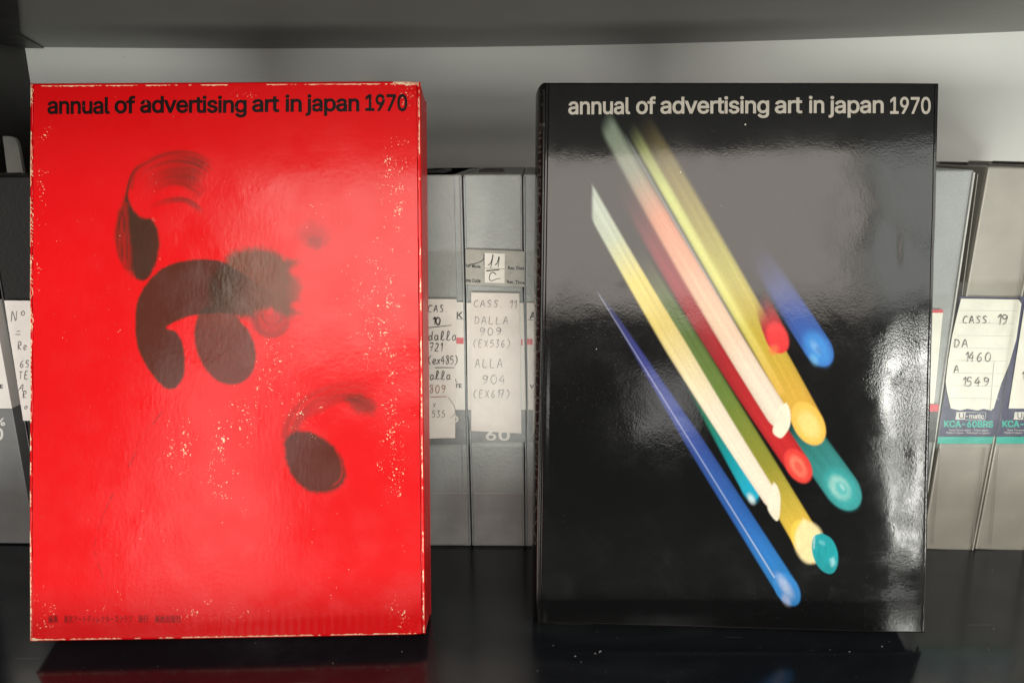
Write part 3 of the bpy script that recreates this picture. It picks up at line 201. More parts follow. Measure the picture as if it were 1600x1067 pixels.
# handwriting: single strokes per glyph in a 0.62 x 1 box, y down
G = {
 'C': [[(.58,.12),(.4,.02),(.18,.15),(.05,.5),(.12,.85),(.35,1),(.58,.9)]], 'A': [[(.02,1),(.3,.02),(.58,1)],[(.12,.62),(.52,.6)]],
 'S': [[(.55,.1),(.3,.02),(.12,.2),(.3,.45),(.5,.65),(.4,.93),(.08,.98)]], '.': [[(.1,.95),(.15,1)]], '1': [[(.1,.3),(.32,.03),(.3,1)]],
 '0': [[(.3,.02),(.08,.25),(.05,.7),(.25,1),(.5,.85),(.56,.35),(.3,.02)]], '9': [[(.52,.25),(.3,.03),(.1,.2),(.2,.48),(.5,.4),(.54,.15),(.45,.7),(.2,1)]],
 'D': [[(.1,.03),(.1,1)],[(.0,.05),(.35,.08),(.58,.4),(.45,.85),(.05,1)]], 'L': [[(.1,.02),(.08,.97),(.56,.95)]], '8': [[(.5,.12),(.25,.02),(.12,.22),(.45,.55),(.5,.85),(.25,1),(.1,.8),(.4,.45),(.5,.12)]],
 'P': [[(.12,1),(.12,.05),(.45,.05),(.55,.28),(.4,.5),(.14,.52)]], '(': [[(.4,-.05),(.15,.3),(.15,.75),(.4,1.1)]], ')': [[(.15,-.05),(.45,.35),(.4,.8),(.1,1.15)]],
 'E': [[(.5,.05),(.1,.05),(.1,1),(.52,.97)],[(.1,.5),(.42,.48)]], 'X': [[(.05,.08),(.55,1)],[(.52,.03),(.05,1)]], 'x': [[(.1,.45),(.5,1)],[(.5,.4),(.08,1)]],
 '5': [[(.52,.05),(.18,.05),(.13,.42),(.42,.42),(.52,.72),(.35,.98),(.05,.95)]], '3': [[(.1,.05),(.48,.05),(.25,.4),(.5,.65),(.38,.97),(.06,.95)]],
 '6': [[(.48,.04),(.2,.3),(.08,.72),(.28,1),(.5,.82),(.4,.55),(.12,.65)]], '4': [[(.35,.0),(.05,.62),(.56,.6)],[(.42,.3),(.38,1.05)]],
 '7': [[(.05,.06),(.55,.05),(.25,1)],[(.12,.52),(.5,.5)]], '2': [[(.08,.2),(.3,.02),(.5,.2),(.35,.6),(.05,.97),(.58,.93)]], 'd': [[(.45,.55),(.2,.5),(.06,.75),(.2,1),(.42,.85),(.55,.0),(.5,.6),(.62,1)]],
 'a': [[(.48,.5),(.2,.45),(.05,.72),(.2,1),(.45,.85),(.5,.48),(.52,.9),(.66,.98)]], 'e': [[(.0,.8),(.3,.75),(.45,.55),(.25,.42),(.08,.7),(.25,1),(.62,.85)]],
 'l': [[(.0,.95),(.3,.5),(.4,.1),(.25,.0),(.15,.4),(.2,.9),(.4,1),(.6,.85)]], 'o': [[(.3,.5),(.08,.65),(.15,.95),(.4,.95),(.48,.65),(.3,.5),(.62,.6)]],
 'N': [[(.08,1),(.1,.05),(.5,.95),(.52,.0)]], 'R': [[(.12,1),(.12,.05),(.45,.08),(.5,.35),(.14,.5),(.55,1)]], 'T': [[(.05,.05),(.58,.05)],[(.3,.05),(.3,1)]], '=': [[(.15,.3),(.55,.28)],[(.0,.65),(.6,.62)]],
 'º': [[(.3,.0),(.12,.12),(.15,.38),(.35,.42),(.48,.25),(.3,.0)]], 'M': [[(.05,1),(.1,.05),(.3,.6),(.5,.05),(.56,1)]], '-': [[(.05,.5),(.5,.48)]], ' ': [],
}
def smooth_line(p, k=5):
    p = np.array(p, float)
    if len(p) < 3: return p
    out = []
    q = np.vstack([2 * p[0] - p[1], p, 2 * p[-1] - p[-2]])
    for i in range(1, len(q) - 2):
        for t in np.linspace(0, 1, k, endpoint=False):
            a, b, c, d = q[i - 1:i + 3]
            out.append(.5 * ((2 * b) + (c - a) * t + (2 * a - 5 * b + 4 * c - d) * t * t + (3 * b - a - 3 * c + d) * t ** 3))
    return np.array(out + [p[-1]])
def write(body, x, y, h, adv=.78, slant=0.08, rot=0.0, jit=.03):
    L = []
    cx = x
    for ch in body:
        for s in G.get(ch, []):
            P = np.array(s) + rng.normal(0, jit, (len(s), 2)) * .6
            q = np.stack([cx + (P[:, 0] * max(.8, adv * 1.15) - (P[:, 1] - 1) * slant * .8) * h, y + P[:, 1] * h], 1)
            if rot:
                q = q - (x, y); q = np.stack([q[:, 0] * math.cos(rot) - q[:, 1] * math.sin(rot), q[:, 0] * math.sin(rot) + q[:, 1] * math.cos(rot)], 1) + (x, y)
            L.append(smooth_line(q))
        cx += h * adv * (.45 if ch in '.1' else 1)
    return L
def strokes_mesh(name, lines, to3d, width, mat, parent):
    V, Fc = [], []
    for ln in lines:
        ln = np.asarray(ln, float); T = np.gradient(ln, axis=0); T /= np.linalg.norm(T, axis=1)[:, None] + 1e-9
        N = np.stack([-T[:, 1], T[:, 0]], 1); n = len(ln); b = len(V)
        wv = width * (.75 + .4 * np.sin(np.linspace(.3, 2.9, n) + rng.uniform(0, 1)))
        for i in range(n):
            V.append(to3d(*(ln[i] + N[i] * wv[i] / 2))); V.append(to3d(*(ln[i] - N[i] * wv[i] / 2)))
        Fc += [(b + 2 * i, b + 2 * i + 1, b + 2 * i + 3, b + 2 * i + 2) for i in range(n - 1)]
    return poly_mesh(name, V, Fc, mat, parent)

# ------------------------------------------------------------------ the shelf unit
m = NT('shelf_lacquer')
n1 = m.noise(5, 3); n2 = m.noise(900, 2)
dust = m.ramp(m.noise(1500, 2, .6), .73, .80); dd = m.ramp(m.noise(14, 3), .45, .7)
scr = m.ramp(m.noise(160, 2, .5, m.coord((.10, 1, 1), (0, 0, .5))), .70, .73); haz = m.ramp(m.noise(7, 5, .7, dist=1.2), .42, .8)
colr = m.mix(m.math('MAXIMUM', m.math('MULTIPLY', dust, m.math('MULTIPLY', dd, .6)), m.math('ADD', m.math('MULTIPLY', scr, .06), m.math('MULTIPLY', haz, .05))), (.0075, .0095, .0125), (.35, .36, .37))
lacq = m.fin(colr, m.ramp(n1, .3, .7, .13, .24), m.bump(m.noise(35, 2), .15, .0006, m.bump(n2, .08, .0001)), .5)
m = NT('white_wall_paint')
n1 = m.noise(3, 4)
sm = m.ramp(m.noise(9, 5, .65), .55, .75); mk = m.ramp(m.noise(60, 4, .7), .70, .76)
wallm = m.fin(m.mix(m.math('ADD', m.math('MULTIPLY', sm, .12), m.math('MULTIPLY', mk, .35)), m.mix(n1, (.82, .81, .77), (.89, .88, .845)), (.42, .40, .37)), m.ramp(m.noise(30, 3), .3, .7, .5, .62), m.bump(m.noise(300, 4), .12, .0006))
m = NT('grey_metal_shelf')
scr = m.ramp(m.noise(220, 3, .6, m.coord((.12, 1, 1))), .68, .72)
shm = m.fin(m.mix(m.math('MULTIPLY', scr, .25), m.mix(m.noise(8, 4), (.155, .150, .138), (.19, .183, .168)), (.36, .35, .33)), .42, m.bump(m.noise(500, 2), .15, .0002))
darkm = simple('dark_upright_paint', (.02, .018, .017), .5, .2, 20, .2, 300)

def structure(o): o['kind'] = 'structure'; return o
structure(box('shelf_board', -1.2, 1.2, .250, .70, -.028, 0, lacq, None, .0015))
structure(box('wall', -1.2, 1.2, .632, .66, -.2, .75, wallm))
# upper shelf: a long metal board that sags a little in the middle
xs = np.linspace(-.42, 1.1, 60); V = []; Fc = []
zf = lambda x: .3305 + .0050 * min(1.6, ((x + .03) / .38) ** 2) - .0001
prof = [(.632, 0), (.253, 0), (.251, .002), (.251, .034), (.253, .036), (.632, .036)]
for x in xs:
    for y, dz in prof: V.append((x, y, zf(x) + dz))
k = len(prof)
for i in range(len(xs) - 1):
    for j in range(k): a = i * k + j; b = i * k + (j + 1) % k; Fc.append((a, a + k, b + k, b))
Fc += [tuple(range(k)), tuple(range(len(V) - 1, len(V) - 1 - k, -1))]
us = poly_mesh('upper_shelf', V, Fc, shm); structure(us)
gp = [(-.43, .629), (-.386, .629), (-.354, .552), (-.266, .417), (-.19, .30), (-.43, .30)]  # added dark plate, outlined like the diagonal shadow on the shelf underside
br = poly_mesh('corner_shade_plate', [(x, y, zf(x) + .002) for x, y in gp] + [(x, y, zf(x) - .0012) for x, y in gp], [(0, 1, 2, 3, 4, 5), (11, 10, 9, 8, 7, 6)] + [(i, i + 6, (i + 1) % 6 + 6, (i + 1) % 6) for i in range(6)], darkm, us)
structure(box('shelf_upright', -.45, -.403, .27, .655, 0, .75, darkm, None, .001))

# ------------------------------------------------------------------ numpy painting helpers (flat print, in traced cover coordinates)
def sst(x, a, b): t = np.clip((x - a) / (b - a), 0, 1); return t * t * (3 - 2 * t)
GR = rng.random((256, 256))
def vnoise(x, y):
    xi = np.floor(x).astype(int); yi = np.floor(y).astype(int); fx = x - xi; fy = y - yi
    fx = fx * fx * (3 - 2 * fx); fy = fy * fy * (3 - 2 * fy); g = lambda a, b: GR[a % 256, b % 256]
    return (g(xi, yi) * (1 - fx) + g(xi + 1, yi) * fx) * (1 - fy) + (g(xi, yi + 1) * (1 - fx) + g(xi + 1, yi + 1) * fx) * fy
def fbm(x, y, o=4): return sum(vnoise(x * 2 ** i + 17 * i, y * 2 ** i + 9 * i) * .5 ** i for i in range(o)) / sum(.5 ** i for i in range(o))
def sdf(poly, X, Y):
    P = smooth_line(list(poly) + [poly[0]], 4); d = np.full(X.shape, 1e9); s = np.ones(X.shape)
    bb = (X > P[:, 0].min() - 30) & (X < P[:, 0].max() + 30) & (Y > P[:, 1].min() - 30) & (Y < P[:, 1].max() + 30)
    x, y = X[bb], Y[bb]; dd = np.full(x.shape, 1e9); ins = np.zeros(x.shape, bool)
    for (ax, ay), (bx, by) in zip(P[:-1], P[1:]):
        ex, ey = bx - ax, by - ay; L = ex * ex + ey * ey
        if L < 1e-9: continue
        t = np.clip(((x - ax) * ex + (y - ay) * ey) / L, 0, 1); dd = np.minimum(dd, np.hypot(x - ax - t * ex, y - ay - t * ey))
        c = ((ay > y) != (by > y)); ins ^= c & (x < (bx - ax) * (y - ay) / ((by - ay) + 1e-12) + ax)
    d[bb] = np.where(ins, -dd, dd); return d
def along(path, X, Y):
    """distance to a polyline, side, and 0..1 position along it"""
    P = smooth_line(path, 6); seg = np.hypot(*np.diff(P, axis=0).T); cum = np.concatenate([[0], np.cumsum(seg)]); tot = cum[-1]
    best = np.full(X.shape, 1e9); pos = np.zeros(X.shape); side = np.zeros(X.shape)
    for i in range(len(P) - 1):
        (ax, ay), (bx, by) = P[i], P[i + 1]; ex, ey = bx - ax, by - ay; L = ex * ex + ey * ey
        if L < 1e-9: continue
        t = np.clip(((X - ax) * ex + (Y - ay) * ey) / L, 0, 1); d = np.hypot(X - ax - t * ex, Y - ay - t * ey)
        k = d < best; best = np.where(k, d, best); pos = np.where(k, (cum[i] + t * seg[i]) / tot, pos)
        side = np.where(k, np.sign(ex * (Y - ay) - ey * (X - ax)), side)
    return best, side, pos, tot
def over(C, col, a):
    a = np.clip(a, 0, 1)[:, None]; return C * (1 - a) + np.asarray(col) * a

def paint_red(X, Y):
    n = len(X); C = np.tile(np.array([.60, .0010, .0028]), (n, 1))
    C *= (1 + .08 * (fbm(X / 90, Y / 90)[:, None] - .5))
    ink = np.array([.040, .016, .008]); st = vnoise(X / 2.3, Y / 16); st2 = fbm(X / 5, Y / 5)
    def blob(poly, soft, a, grow=0):
        d = sdf(poly, X, Y) + (st2 - .5) * soft * .9 - grow; return (1 - sst(d, -soft, soft * .6)) * a
    def arc(path, wd, a, fade=(0, 1), soft=.45, streak=.5, freq=3.2, seed=0):
        d, s, p, L = along(path, X, Y); f = sst(p, *sorted(fade)) if fade[0] < fade[1] else 1 - sst(p, *sorted(fade))
        edge = 1 - sst(d, wd * (1 - soft), wd); sn = vnoise(d * s / freq + 40 + seed, p * L / 70 + seed)
        ends = (d < wd) * sst(p, 0, .03) * (1 - sst(p + .10 * vnoise(d * s / 2.0, p * 3 + seed), .84, 1.03))
        return edge * a * f * (1 - streak + streak * sn * 1.4) * ends
    # upper left comma with its swept tail
    C = over(C, ink, arc([(214,318),(222,292),(240,275),(268,265),(298,268),(330,285)], 33, .66, (0, .8), .35, .55, 4.0, 3))
    C = over(C, ink, arc([(205,300),(212,270),(232,254),(258,242),(288,238),(312,243),(335,258)], 4, .42, (1.25, .5), .8, .3, 2))
    C = over(C, ink, arc([(198,318),(201,292),(210,268),(228,252)], 3.2, .85, (1.3, .3), .7, .2))
    C = over(C, ink, arc([(226,332),(246,320),(268,314),(290,314),(308,324),(320,340)], 6.5, .62, (0, .6), .7, .5, 2.2, 5))
    C = over(C, ink, arc([(292,290),(306,296),(318,310)], 22, .30, (0, .9), .8, .6, 2.5, 9))
    C = over(C, ink, blob([(197,300),(204,318),(212,332),(222,340),(236,343),(246,356),(250,378),(248,402),(240,424),(229,438),(213,437),(199,424),(187,402),(180,372),(183,342),(190,318)], 7, .76) * (.7 + .5 * vnoise(X / 2.4, Y / 22)))
    C = over(C, ink, blob([(198,306),(206,322),(214,335),(222,341),(236,343),(246,356),(250,380),(247,405),(240,424),(229,438),(216,437),(209,420),(205,385),(202,345)], 3, .93))
    C = over(C, ink, arc([(190,330),(184,360),(186,395),(200,428)], 4, .5, (-.5, .1), .8, .4))
    # middle form: lighter mass on the right, then the small rings, then the solid lobes
    parts = []
    parts.append(blob([(350,408),(362,395),(380,389),(405,387),(428,391),(446,402),(472,410),(456,424),(469,434),(474,452),(470,470),(460,478),(472,491),(446,497),(425,487),(408,490),(392,500),(372,498),(350,495),(330,480),(325,440)], 10, .96) * (1 - .30 * sst(X, 445, 474)))
    parts.append(blob([(308,500),(304,520),(309,550),(322,577),(342,596),(366,602),(386,594),(399,574),(401,548),(392,520),(378,503),(360,480),(320,480)], 3.2, .9))
    C = over(C, ink, blob([(388,488),(392,508),(404,522),(424,528),(442,522),(454,505),(458,488)], 7, .40))
    dk = sst(Y - .15 * X, 395, 470)[:, None]; C = over(C, np.array([.098, .034, .014]) * (1 - dk) + np.array([.050, .019, .009]) * dk, np.maximum.reduce(parts) * (.95 + .08 * st2))
    C = over(C, ink, blob([(212,512),(214,478),(224,452),(242,430),(262,416),(290,408),(318,405.5),(345,408),(368,420),(398,440),(430,466),(400,484),(372,492),(345,490),(318,492),(300,495),(282,501),(262,512),(276,518),(286,534),(291,560),(289,588),(278,605),(264,608),(248,597),(230,572),(216,542)], 3, .94) * (1 - .8 * sst(X + (Y - 440) * .4, 350, 425)))
    C = over(C, ink, arc([(400,492),(404,512),(416,523),(434,523),(447,512),(452,494)], 8, .42, (-1, 0), .8, .5, 1.6))
    C = over(C, ink, arc([(410,490),(414,503),(426,510),(438,503),(442,490)], 2.5, .5, (-1, 0), .7, .3, 1.4))
    C = over(C, (.60, .0010, .0028), arc([(408,497),(416,507),(428,510),(440,505)], 1.8, .5, (-1, 0), .8, .5))
    # faint smudge
    C = over(C, ink, blob([(468,355),(490,346),(512,358),(516,378),(500,390),(478,384),(462,370)], 15, .30))
    C = over(C, ink, blob([(478,372),(494,368),(508,378),(498,390),(480,384)], 8, .40))
    # lower right comma
    C = over(C, ink, arc([(452,690),(458,660),(480,632),(512,614),(548,606),(578,612),(590,634)], 17, .40, (1.5, .1), .5, .75, 3, 21))
    C = over(C, ink, arc([(458,682),(470,655),(498,640),(528,624),(558,622),(582,636)], 9, .50, (-.3, .9), .7, .5, 2.4, 2))
    C = over(C, ink, blob([(538,620),(556,615),(576,620),(588,632),(584,648),(560,646),(544,634)], 9, .62))
    C = over(C, ink, blob([(443,690),(452,678),(468,672),(487,675),(506,684),(524,698),(536,716),(541,738),(536,756),(522,767),(500,771),(478,765),(458,746),(446,718)], 5, .92))
    C = over(C, (.60, .0010, .0028), arc([(524,700),(534,724),(532,748),(515,762)], 3, .4, (-1, 0), .8, .7))
    # scratches
    sc_ = arc([(257,640),(232,675),(206,722),(178,770),(158,815),(149,850),(155,885),(176,930)], 1.7, .5, (-1, 0), .6, .9, 1.1, 4)
    C = over(C, (.10, .005, .005), sc_ * (vnoise(X / 9, Y / 9) > .42))
    C = over(C, (.42, .004, .004), arc([(250,642),(220,690),(196,735)], 1.6, .35, (-1, 0), .6, .9))
    # wear density: where the paper shows through
    W = np.zeros(n)
    for cx, cy, rx, ry, a in [(68,210,16,40,.62),(66,300,12,60,.60),(60,420,8,120,.5),(282,700,45,70,.60),(345,690,38,80,.61),(385,650,34,70,.61),(430,560,50,60,.56),(425,600,70,70,.5),(618,300,44,170,.57),(560,470,60,110,.5),
        (600,520,62,190,.585),(612,700,40,170,.58),(585,420,45,90,.5),(470,640,50,70,.52),(625,960,40,40,.60),(635,150,24,20,.72),(350,760,60,90,.50),(500,880,300,120,.3),(300,955,230,30,.50),(375,150,40,20,.5),(70,960,30,50,.58),(300,320,240,200,.28),(150,450,120,300,.30),(200,850,150,150,.34),(480,330,120,60,.38)]:
        W = np.maximum(W, a * np.exp(-(((X - cx) / rx) ** 2 + ((Y - cy) / ry) ** 2)))
    return C, W

def paint_black(X, Y):
    n = len(X); C = np.tile(np.array([.0022, .0022, .0024]), (n, 1))
    def stick(p0, p1, w0, w1, cols, aF=(0, .15), edge=(9, 2), curve=0, tip=None, tipc=None, cap0=.6, wmid=None, shade=.25, seed=0, amax=1, cut=None):
        nonlocal C
        p0 = np.array(p0, float); p1 = np.array(p1, float); d = p1 - p0; L = np.hypot(*d); d /= L; q = np.array([d[1], -d[0]])
        rx = X - p0[0]; ry = Y - p0[1]; t = (rx * d[0] + ry * d[1]) / L; s = rx * q[0] + ry * q[1]
        tc = np.clip(t, 0, 1); s = s - curve * 4 * tc * (1 - tc)
        hw = w0 + (w1 - w0) * tc if wmid is None else np.interp(tc, [0, .5, 1], [w0, wmid, w1])
        capl = hw * 1.55; dt = np.maximum(0, (t - 1) * L)                       # rounded front end
        dd = np.hypot(s, dt * hw / capl) - hw
        soft = edge[0] + (edge[1] - edge[0]) * np.clip(tc * 1.25, 0, 1)
        a = (1 - sst(dd, -soft, soft * .4)) * amax
        lead = t + (s / L) * cap0; a = a * sst(lead, aF[0], aF[1])
        if cut: a = a * sst(X + (fbm(X / 9, Y / 30) - .5) * 3, cut[0], cut[0] + cut[1])
        ts = np.linspace(0, 1, len(cols)); cc = np.stack([np.interp(tc, ts, [c[k] for c in cols]) for k in range(3)], 1)
        cc = np.array([[0, 0, 0]]) + cc; cc = np.where(cc > 0, cc, 0)
        cc = ((cc / 255 + .055) / 1.055) ** 2.4
        str_ = vnoise(s / 2.4 + seed * 13, t * L / 150 + seed) * .6 + vnoise(s / 6 + seed * 5, t * L / 300) * .4
        cc = cc * (1 + (.45 - .25 * tc)[:, None] * (str_[:, None] - .5)) * (1 - shade * np.clip(np.abs(s) / hw, 0, 1)[:, None] ** 3)
        C = C * (1 - a[:, None]) + cc * a[:, None]
        if tip:                                                               # end face seen as an oval
            for (ox, oy, ra, rb, col, al, sf) in tip:
                u = ((X - p1[0] - ox) * d[0] + (Y - p1[1] - oy) * d[1]) / ra; v = ((X - p1[0] - ox) * q[0] + (Y - p1[1] - oy) * q[1]) / rb
                e = np.hypot(u, v); C = over(C, lin(*col), (1 - sst(e, 1 - sf, 1 + sf * .3)) * al * (.85 + .3 * vnoise(X / 4, Y / 7)))
    def facet(poly, col, soft=1.6, al=1.0, grain=.12):
        nonlocal C
        d = sdf(poly, X, Y); k = (1 - sst(d, -soft, soft * .5)) * al
        cc = np.array(lin(*col)) * (1 - grain + 2 * grain * fbm(X / 5, Y / 12))[:, None]; C = C * (1 - k[:, None]) + cc * k[:, None]
    # back to front
    stick((1165,372), (1277,546), 20, 22, [(40,42,70),(50,55,95),(55,80,150),(62,110,190)], (.0, .5), (16, 2), tip=[(0,2,33,20,(70,150,225),.8,.5),(-3,0,16,7,(150,195,235),.5,.9),(2,4,9,5,(60,120,190),.6,.8),(-5,20,12,7,(130,200,235),.5,.95)], seed=1)
    stick((1225,640), (1314,764), 26, 27, [(24,70,66),(50,125,120),(60,150,150)], (.0, .3), (6, 2), tip=[(0,2,40,25,(62,172,172),.8,.5),(-2,1,24,16,(170,215,205),.8,.5),(1,3,17,11,(88,182,182),.9,.6),(2,0,8,3,(180,225,220),.7,.9)], seed=3)
    stick((1000,188), (1263,664), 17, 24, [(100,88,58),(142,130,72),(178,170,80),(204,176,66),(230,176,74)], (-.02, .2), (9, 2), curve=3, tip=[(0,1,38,24,(244,196,90),.97,.12),(1,3,28,17,(252,224,140),.8,.5)], seed=4)
    stick((1180,452), (1213,530), 13, 18, [(84,30,34),(150,38,44),(218,52,56)], (.1, .7), (8, 2), tip=[(2,0,27,17,(234,62,64),.9,.3),(-4,20,10,10,(244,116,76),.8,.8)], seed=2)
    stick((981,196), (1218,612), 10, 8, [(104,112,72),(206,212,128),(216,216,124),(218,208,110),(228,184,84)], (0, .12), (6, 5), seed=15, amax=.92)
    stick((970,205), (1206,612), 3.5, 3, [(120,130,120),(140,150,146),(170,172,160),(226,214,190)], (0, .1), (4, 3), seed=5, amax=.75)
    stick((966,282), (1247,730), 15, 19, [(80,42,48),(140,44,52),(176,42,46),(206,44,46)], (-.02, .25), (8, 2), curve=-6, wmid=20, tip=[(0,1,31,19,(232,70,62),.96,.15),(0,2,22,12,(246,150,120),.7,.6),(1,3,14,7,(228,80,66),.8,.6)], seed=6)
    stick((944,190), (1213,648), 15, 18, [(120,134,118),(140,146,128),(216,148,122),(228,166,138),(236,196,168),(242,218,196),(242,226,206)], (-.015, .045), (8, 2), curve=-4, wmid=18, cut=(932, 12), seed=7)
    facet([(1229,632),(1235,645),(1235,667),(1228,681),(1219,688),(1207,678),(1212,657),(1217,639)], (243,236,212), 2.0)
    stick((1062,560), (1172,764), 15, 14, [(18,40,30),(30,92,66),(38,128,104),(20,150,160),(40,172,196)], (0, .5), (7, 2), tip=[(0,6,22,12,(30,165,196),.8,.5),(2,18,11,6,(225,240,240),.8,.8)], seed=8)
    stick((985,385), (1262,848), 15, 22, [(84,82,62),(92,112,62),(104,128,58),(150,146,54),(246,200,78)], (0, .2), (8, 2), curve=1, tip=[(0,0,37,23,(248,206,84),.97,.1)], seed=9)
    facet([(1255,812),(1275,822),(1285,835),(1290,860),(1282,880),(1262,884),(1248,872),(1241,854),(1243,832)], (246,226,172), 5, .92)
    facet([(1284,835.5),(1272,840),(1268,856),(1272,877),(1283,893),(1296,899.5),(1305,895),(1310,880),(1308,861),(1299,844)], (36,160,168), 1.4, 1, .2)
    facet([(1296,876),(1303,873),(1306,884),(1299,889)], (160,218,224), 4, .8); facet([(1281,845),(1290,850),(1288,856),(1279,851)], (110,200,205), 3, .7); facet([(1270,842),(1274,840),(1273,860),(1270,858)], (200,226,220), 2.5, .6)
    stick((918,306), (1203,779), 14.5, 13, [(180,192,178),(184,192,168),(222,204,112),(222,200,122),(232,214,168),(240,224,200),(244,228,206),(244,228,208)], (-.05, -.02), (4, 1.8), curve=-5, wmid=17.5, cut=(922, 7), seed=11, shade=.15)
    facet([(1209,755),(1216,764),(1220,781),(1219,806),(1215,817),(1207,811),(1199,796),(1201,774)], (240,230,206), 1.8)
    stick((932,452), (1230,922), 2, 18, [(46,48,96),(60,66,132),(56,78,148),(44,96,170),(50,140,214)], (.0, .12), (4, 2), wmid=14, tip=[(0,1,30,18,(60,146,222),.95,.12),(-3,-4,26,9,(196,212,240),.75,.8),(-1,18,12,7,(235,235,250),.5,.9)], seed=12)
    stick((932,457), (1210,904), .8, 1.2, [(170,180,200),(190,190,225),(190,205,240),(225,235,250)], (0, .02), (1.2, 1.2), seed=13, shade=0, amax=.75)
    C = C * .74                                                             # density of the printed inks
    C = C * (.90 + .2 * fbm(X / 1.6, Y / 1.6, 2))[:, None]
    # dust ticks and small chips in the print
    W = np.zeros(n)
    for cx, cy, rx, ry, a in [(1164,198,1.6,2.2,.8),(1063,272,1.5,1.5,.8),(1127,325,1.5,1.2,.7),(932,548,1.2,1.2,.8),(1380,920,60,50,.2),(860,900,20,100,.15)]:
        W = np.maximum(W, a * np.exp(-(((X - cx) / rx) ** 2 + ((Y - cy) / ry) ** 2)))
    return C, W

def cover_map(quad):
    """cover u,v (0..1, v up) -> traced coordinates, by the plane map through four corners TL TR BR BL"""
    src = [(0, 1), (1, 1), (1, 0), (0, 0)]; A = []; b = []
    for (u, v), (x, y) in zip(src, quad):
        A += [[u, v, 1, 0, 0, 0, -u * x, -v * x], [0, 0, 0, u, v, 1, -u * y, -v * y]]; b += [x, y]
    h = np.linalg.solve(np.array(A, float), np.array(b, float)); H = np.append(h, 1).reshape(3, 3); Hi = np.linalg.inv(H)
    def f(u, v): q = H @ np.stack([u, v, np.ones_like(u)]); return q[0] / q[2], q[1] / q[2]
    def g(x, y): x, y = np.asarray(x, float), np.asarray(y, float); q = Hi @ np.stack([x, y, np.ones_like(x)]); return q[0] / q[2], q[1] / q[2]
    return f, g

def cover_grid(name, W, Hh, T, nx, ny, relief, paint, f, mat, parent, x_map=None, extra=None):
    u = np.linspace(0, 1, nx); v = np.linspace(0, 1, ny)
    # a few extra lines near the borders for the rolled edge
    b = np.array([0, .0006, .0014, .0028, .0045, .007]); mid = lambda n_: np.linspace(.0085, .9915, n_)
    u = np.concatenate([b * 1.45, mid(nx), 1 - b[::-1] * 1.45]); v = np.concatenate([b, mid(ny), 1 - b[::-1]])
    U, Vv = np.meshgrid(u, v); U = U.ravel(); Vv = Vv.ravel()
    X = (U - .5) * W; Z = Vv * Hh; Y = -T + relief(U, Vv)
    px, py = f(U, Vv); C, Wr = paint(px, py)
    n, mx = len(U), len(u)
    idx = np.arange(n).reshape(len(v), mx); q = np.stack([idx[:-1, :-1], idx[:-1, 1:], idx[1:, 1:], idx[1:, :-1]], -1).reshape(-1, 4)
    me = bpy.data.meshes.new(name); me.vertices.add(n); me.vertices.foreach_set('co', np.stack([X, Y, Z], 1).ravel().astype(np.float32))
    me.loops.add(q.size); me.loops.foreach_set('vertex_index', q.ravel().astype(np.int32))
    me.polygons.add(len(q)); me.polygons.foreach_set('loop_start', (np.arange(len(q)) * 4).astype(np.int32))
    me.update(calc_edges=True); me.validate()
    a = me.attributes.new('print', 'FLOAT_COLOR', 'POINT'); a.data.foreach_set('color', np.concatenate([C, np.ones((n, 1))], 1).ravel().astype(np.float32))
    a = me.attributes.new('wear', 'FLOAT', 'POINT'); a.data.foreach_set('value', Wr.astype(np.float32))
    return link(name, me, mat, parent, True)

# ------------------------------------------------------------------ red slipcase
def cover_material(name, paper, kind):
    m = NT(name)
    at_ = m.n('Attribute', attribute_name='print'); wr = m.n('Attribute', attribute_name='wear')
    if kind == 'red':
        nz = m.noise(900, 4, .68); nz2 = m.noise(170, 3, .6)
        thr = m.math('SUBTRACT', m.math('ADD', m.math('MULTIPLY', nz, .80), m.math('MULTIPLY', nz2, .37)), m.math('SUBTRACT', .845, m.math('MULTIPLY', wr.outputs['Fac'], .286)))
        wear = m.ramp(thr, .0, .03)
        col = m.mix(wear, at_.outputs['Color'], paper)
        nm = m.bump(m.noise(40, 4, .55, dist=.6), .14, .0011)
        nm = m.bump(m.noise(430, 3, .6), .24, .00022, nm)
        nm = m.bump(m.noise(150, 3, .5, m.coord((3.5, 1, .8))), .07, .0005, nm)
        return m.fin(col, .45, nm, .10, .68, m.ramp(m.noise(70, 4), .3, .7, .13, .22))
    nm = m.bump(m.noise(28, 4, .5, dist=.8), .10, .0010)
    nm = m.bump(m.noise(950, 2, .6), .20, .00009, nm)
    sx = m.n('SeparateXYZ'); m.l(m.tc.outputs['Object'], sx.inputs[0]); b2 = m.n('Bump'); b2.inputs['Distance'].default_value = .00022
    m.l(m.noise(780, 3, .7), b2.inputs['Height']); m.l(nm, b2.inputs['Normal']); m.l(m.math('MULTIPLY', m.ramp(sx.outputs[0], .035, .08, .0, .22), m.ramp(m.noise(55, 3), .40, .62)), b2.inputs['Strength']); nm = b2.outputs[0]
    nz = m.noise(1400, 2); sp = m.ramp(nz, .70, .76)
    col = m.mix(m.math('MAXIMUM', m.ramp(wr.outputs['Fac'], .4, .6), m.math('MULTIPLY', sp, m.math('MULTIPLY', m.ramp(m.noise(20, 3), .5, .7), .12))), at_.outputs['Color'], paper)
    return m.fin(col, .28, nm, .05, .9, m.math('ADD', m.ramp(m.noise(45, 5, .65), .3, .75, .06, .13), m.ramp(m.noise(16, 6, .75, dist=1.5), .55, .72, .0, .10)))
cream = (.78, .60, .40)
redm = cover_material('red_printed_board', cream, 'red')
def worn_edge(name, base, edge, dens=.5):
    m = NT(name)
    wear = m.ramp(m.noise(320, 4, .6), .60 - dens * .3, .66 - dens * .3)
    return m.fin(m.mix(wear, base, edge), .42, m.bump(m.noise(500, 3), .2, .0002))
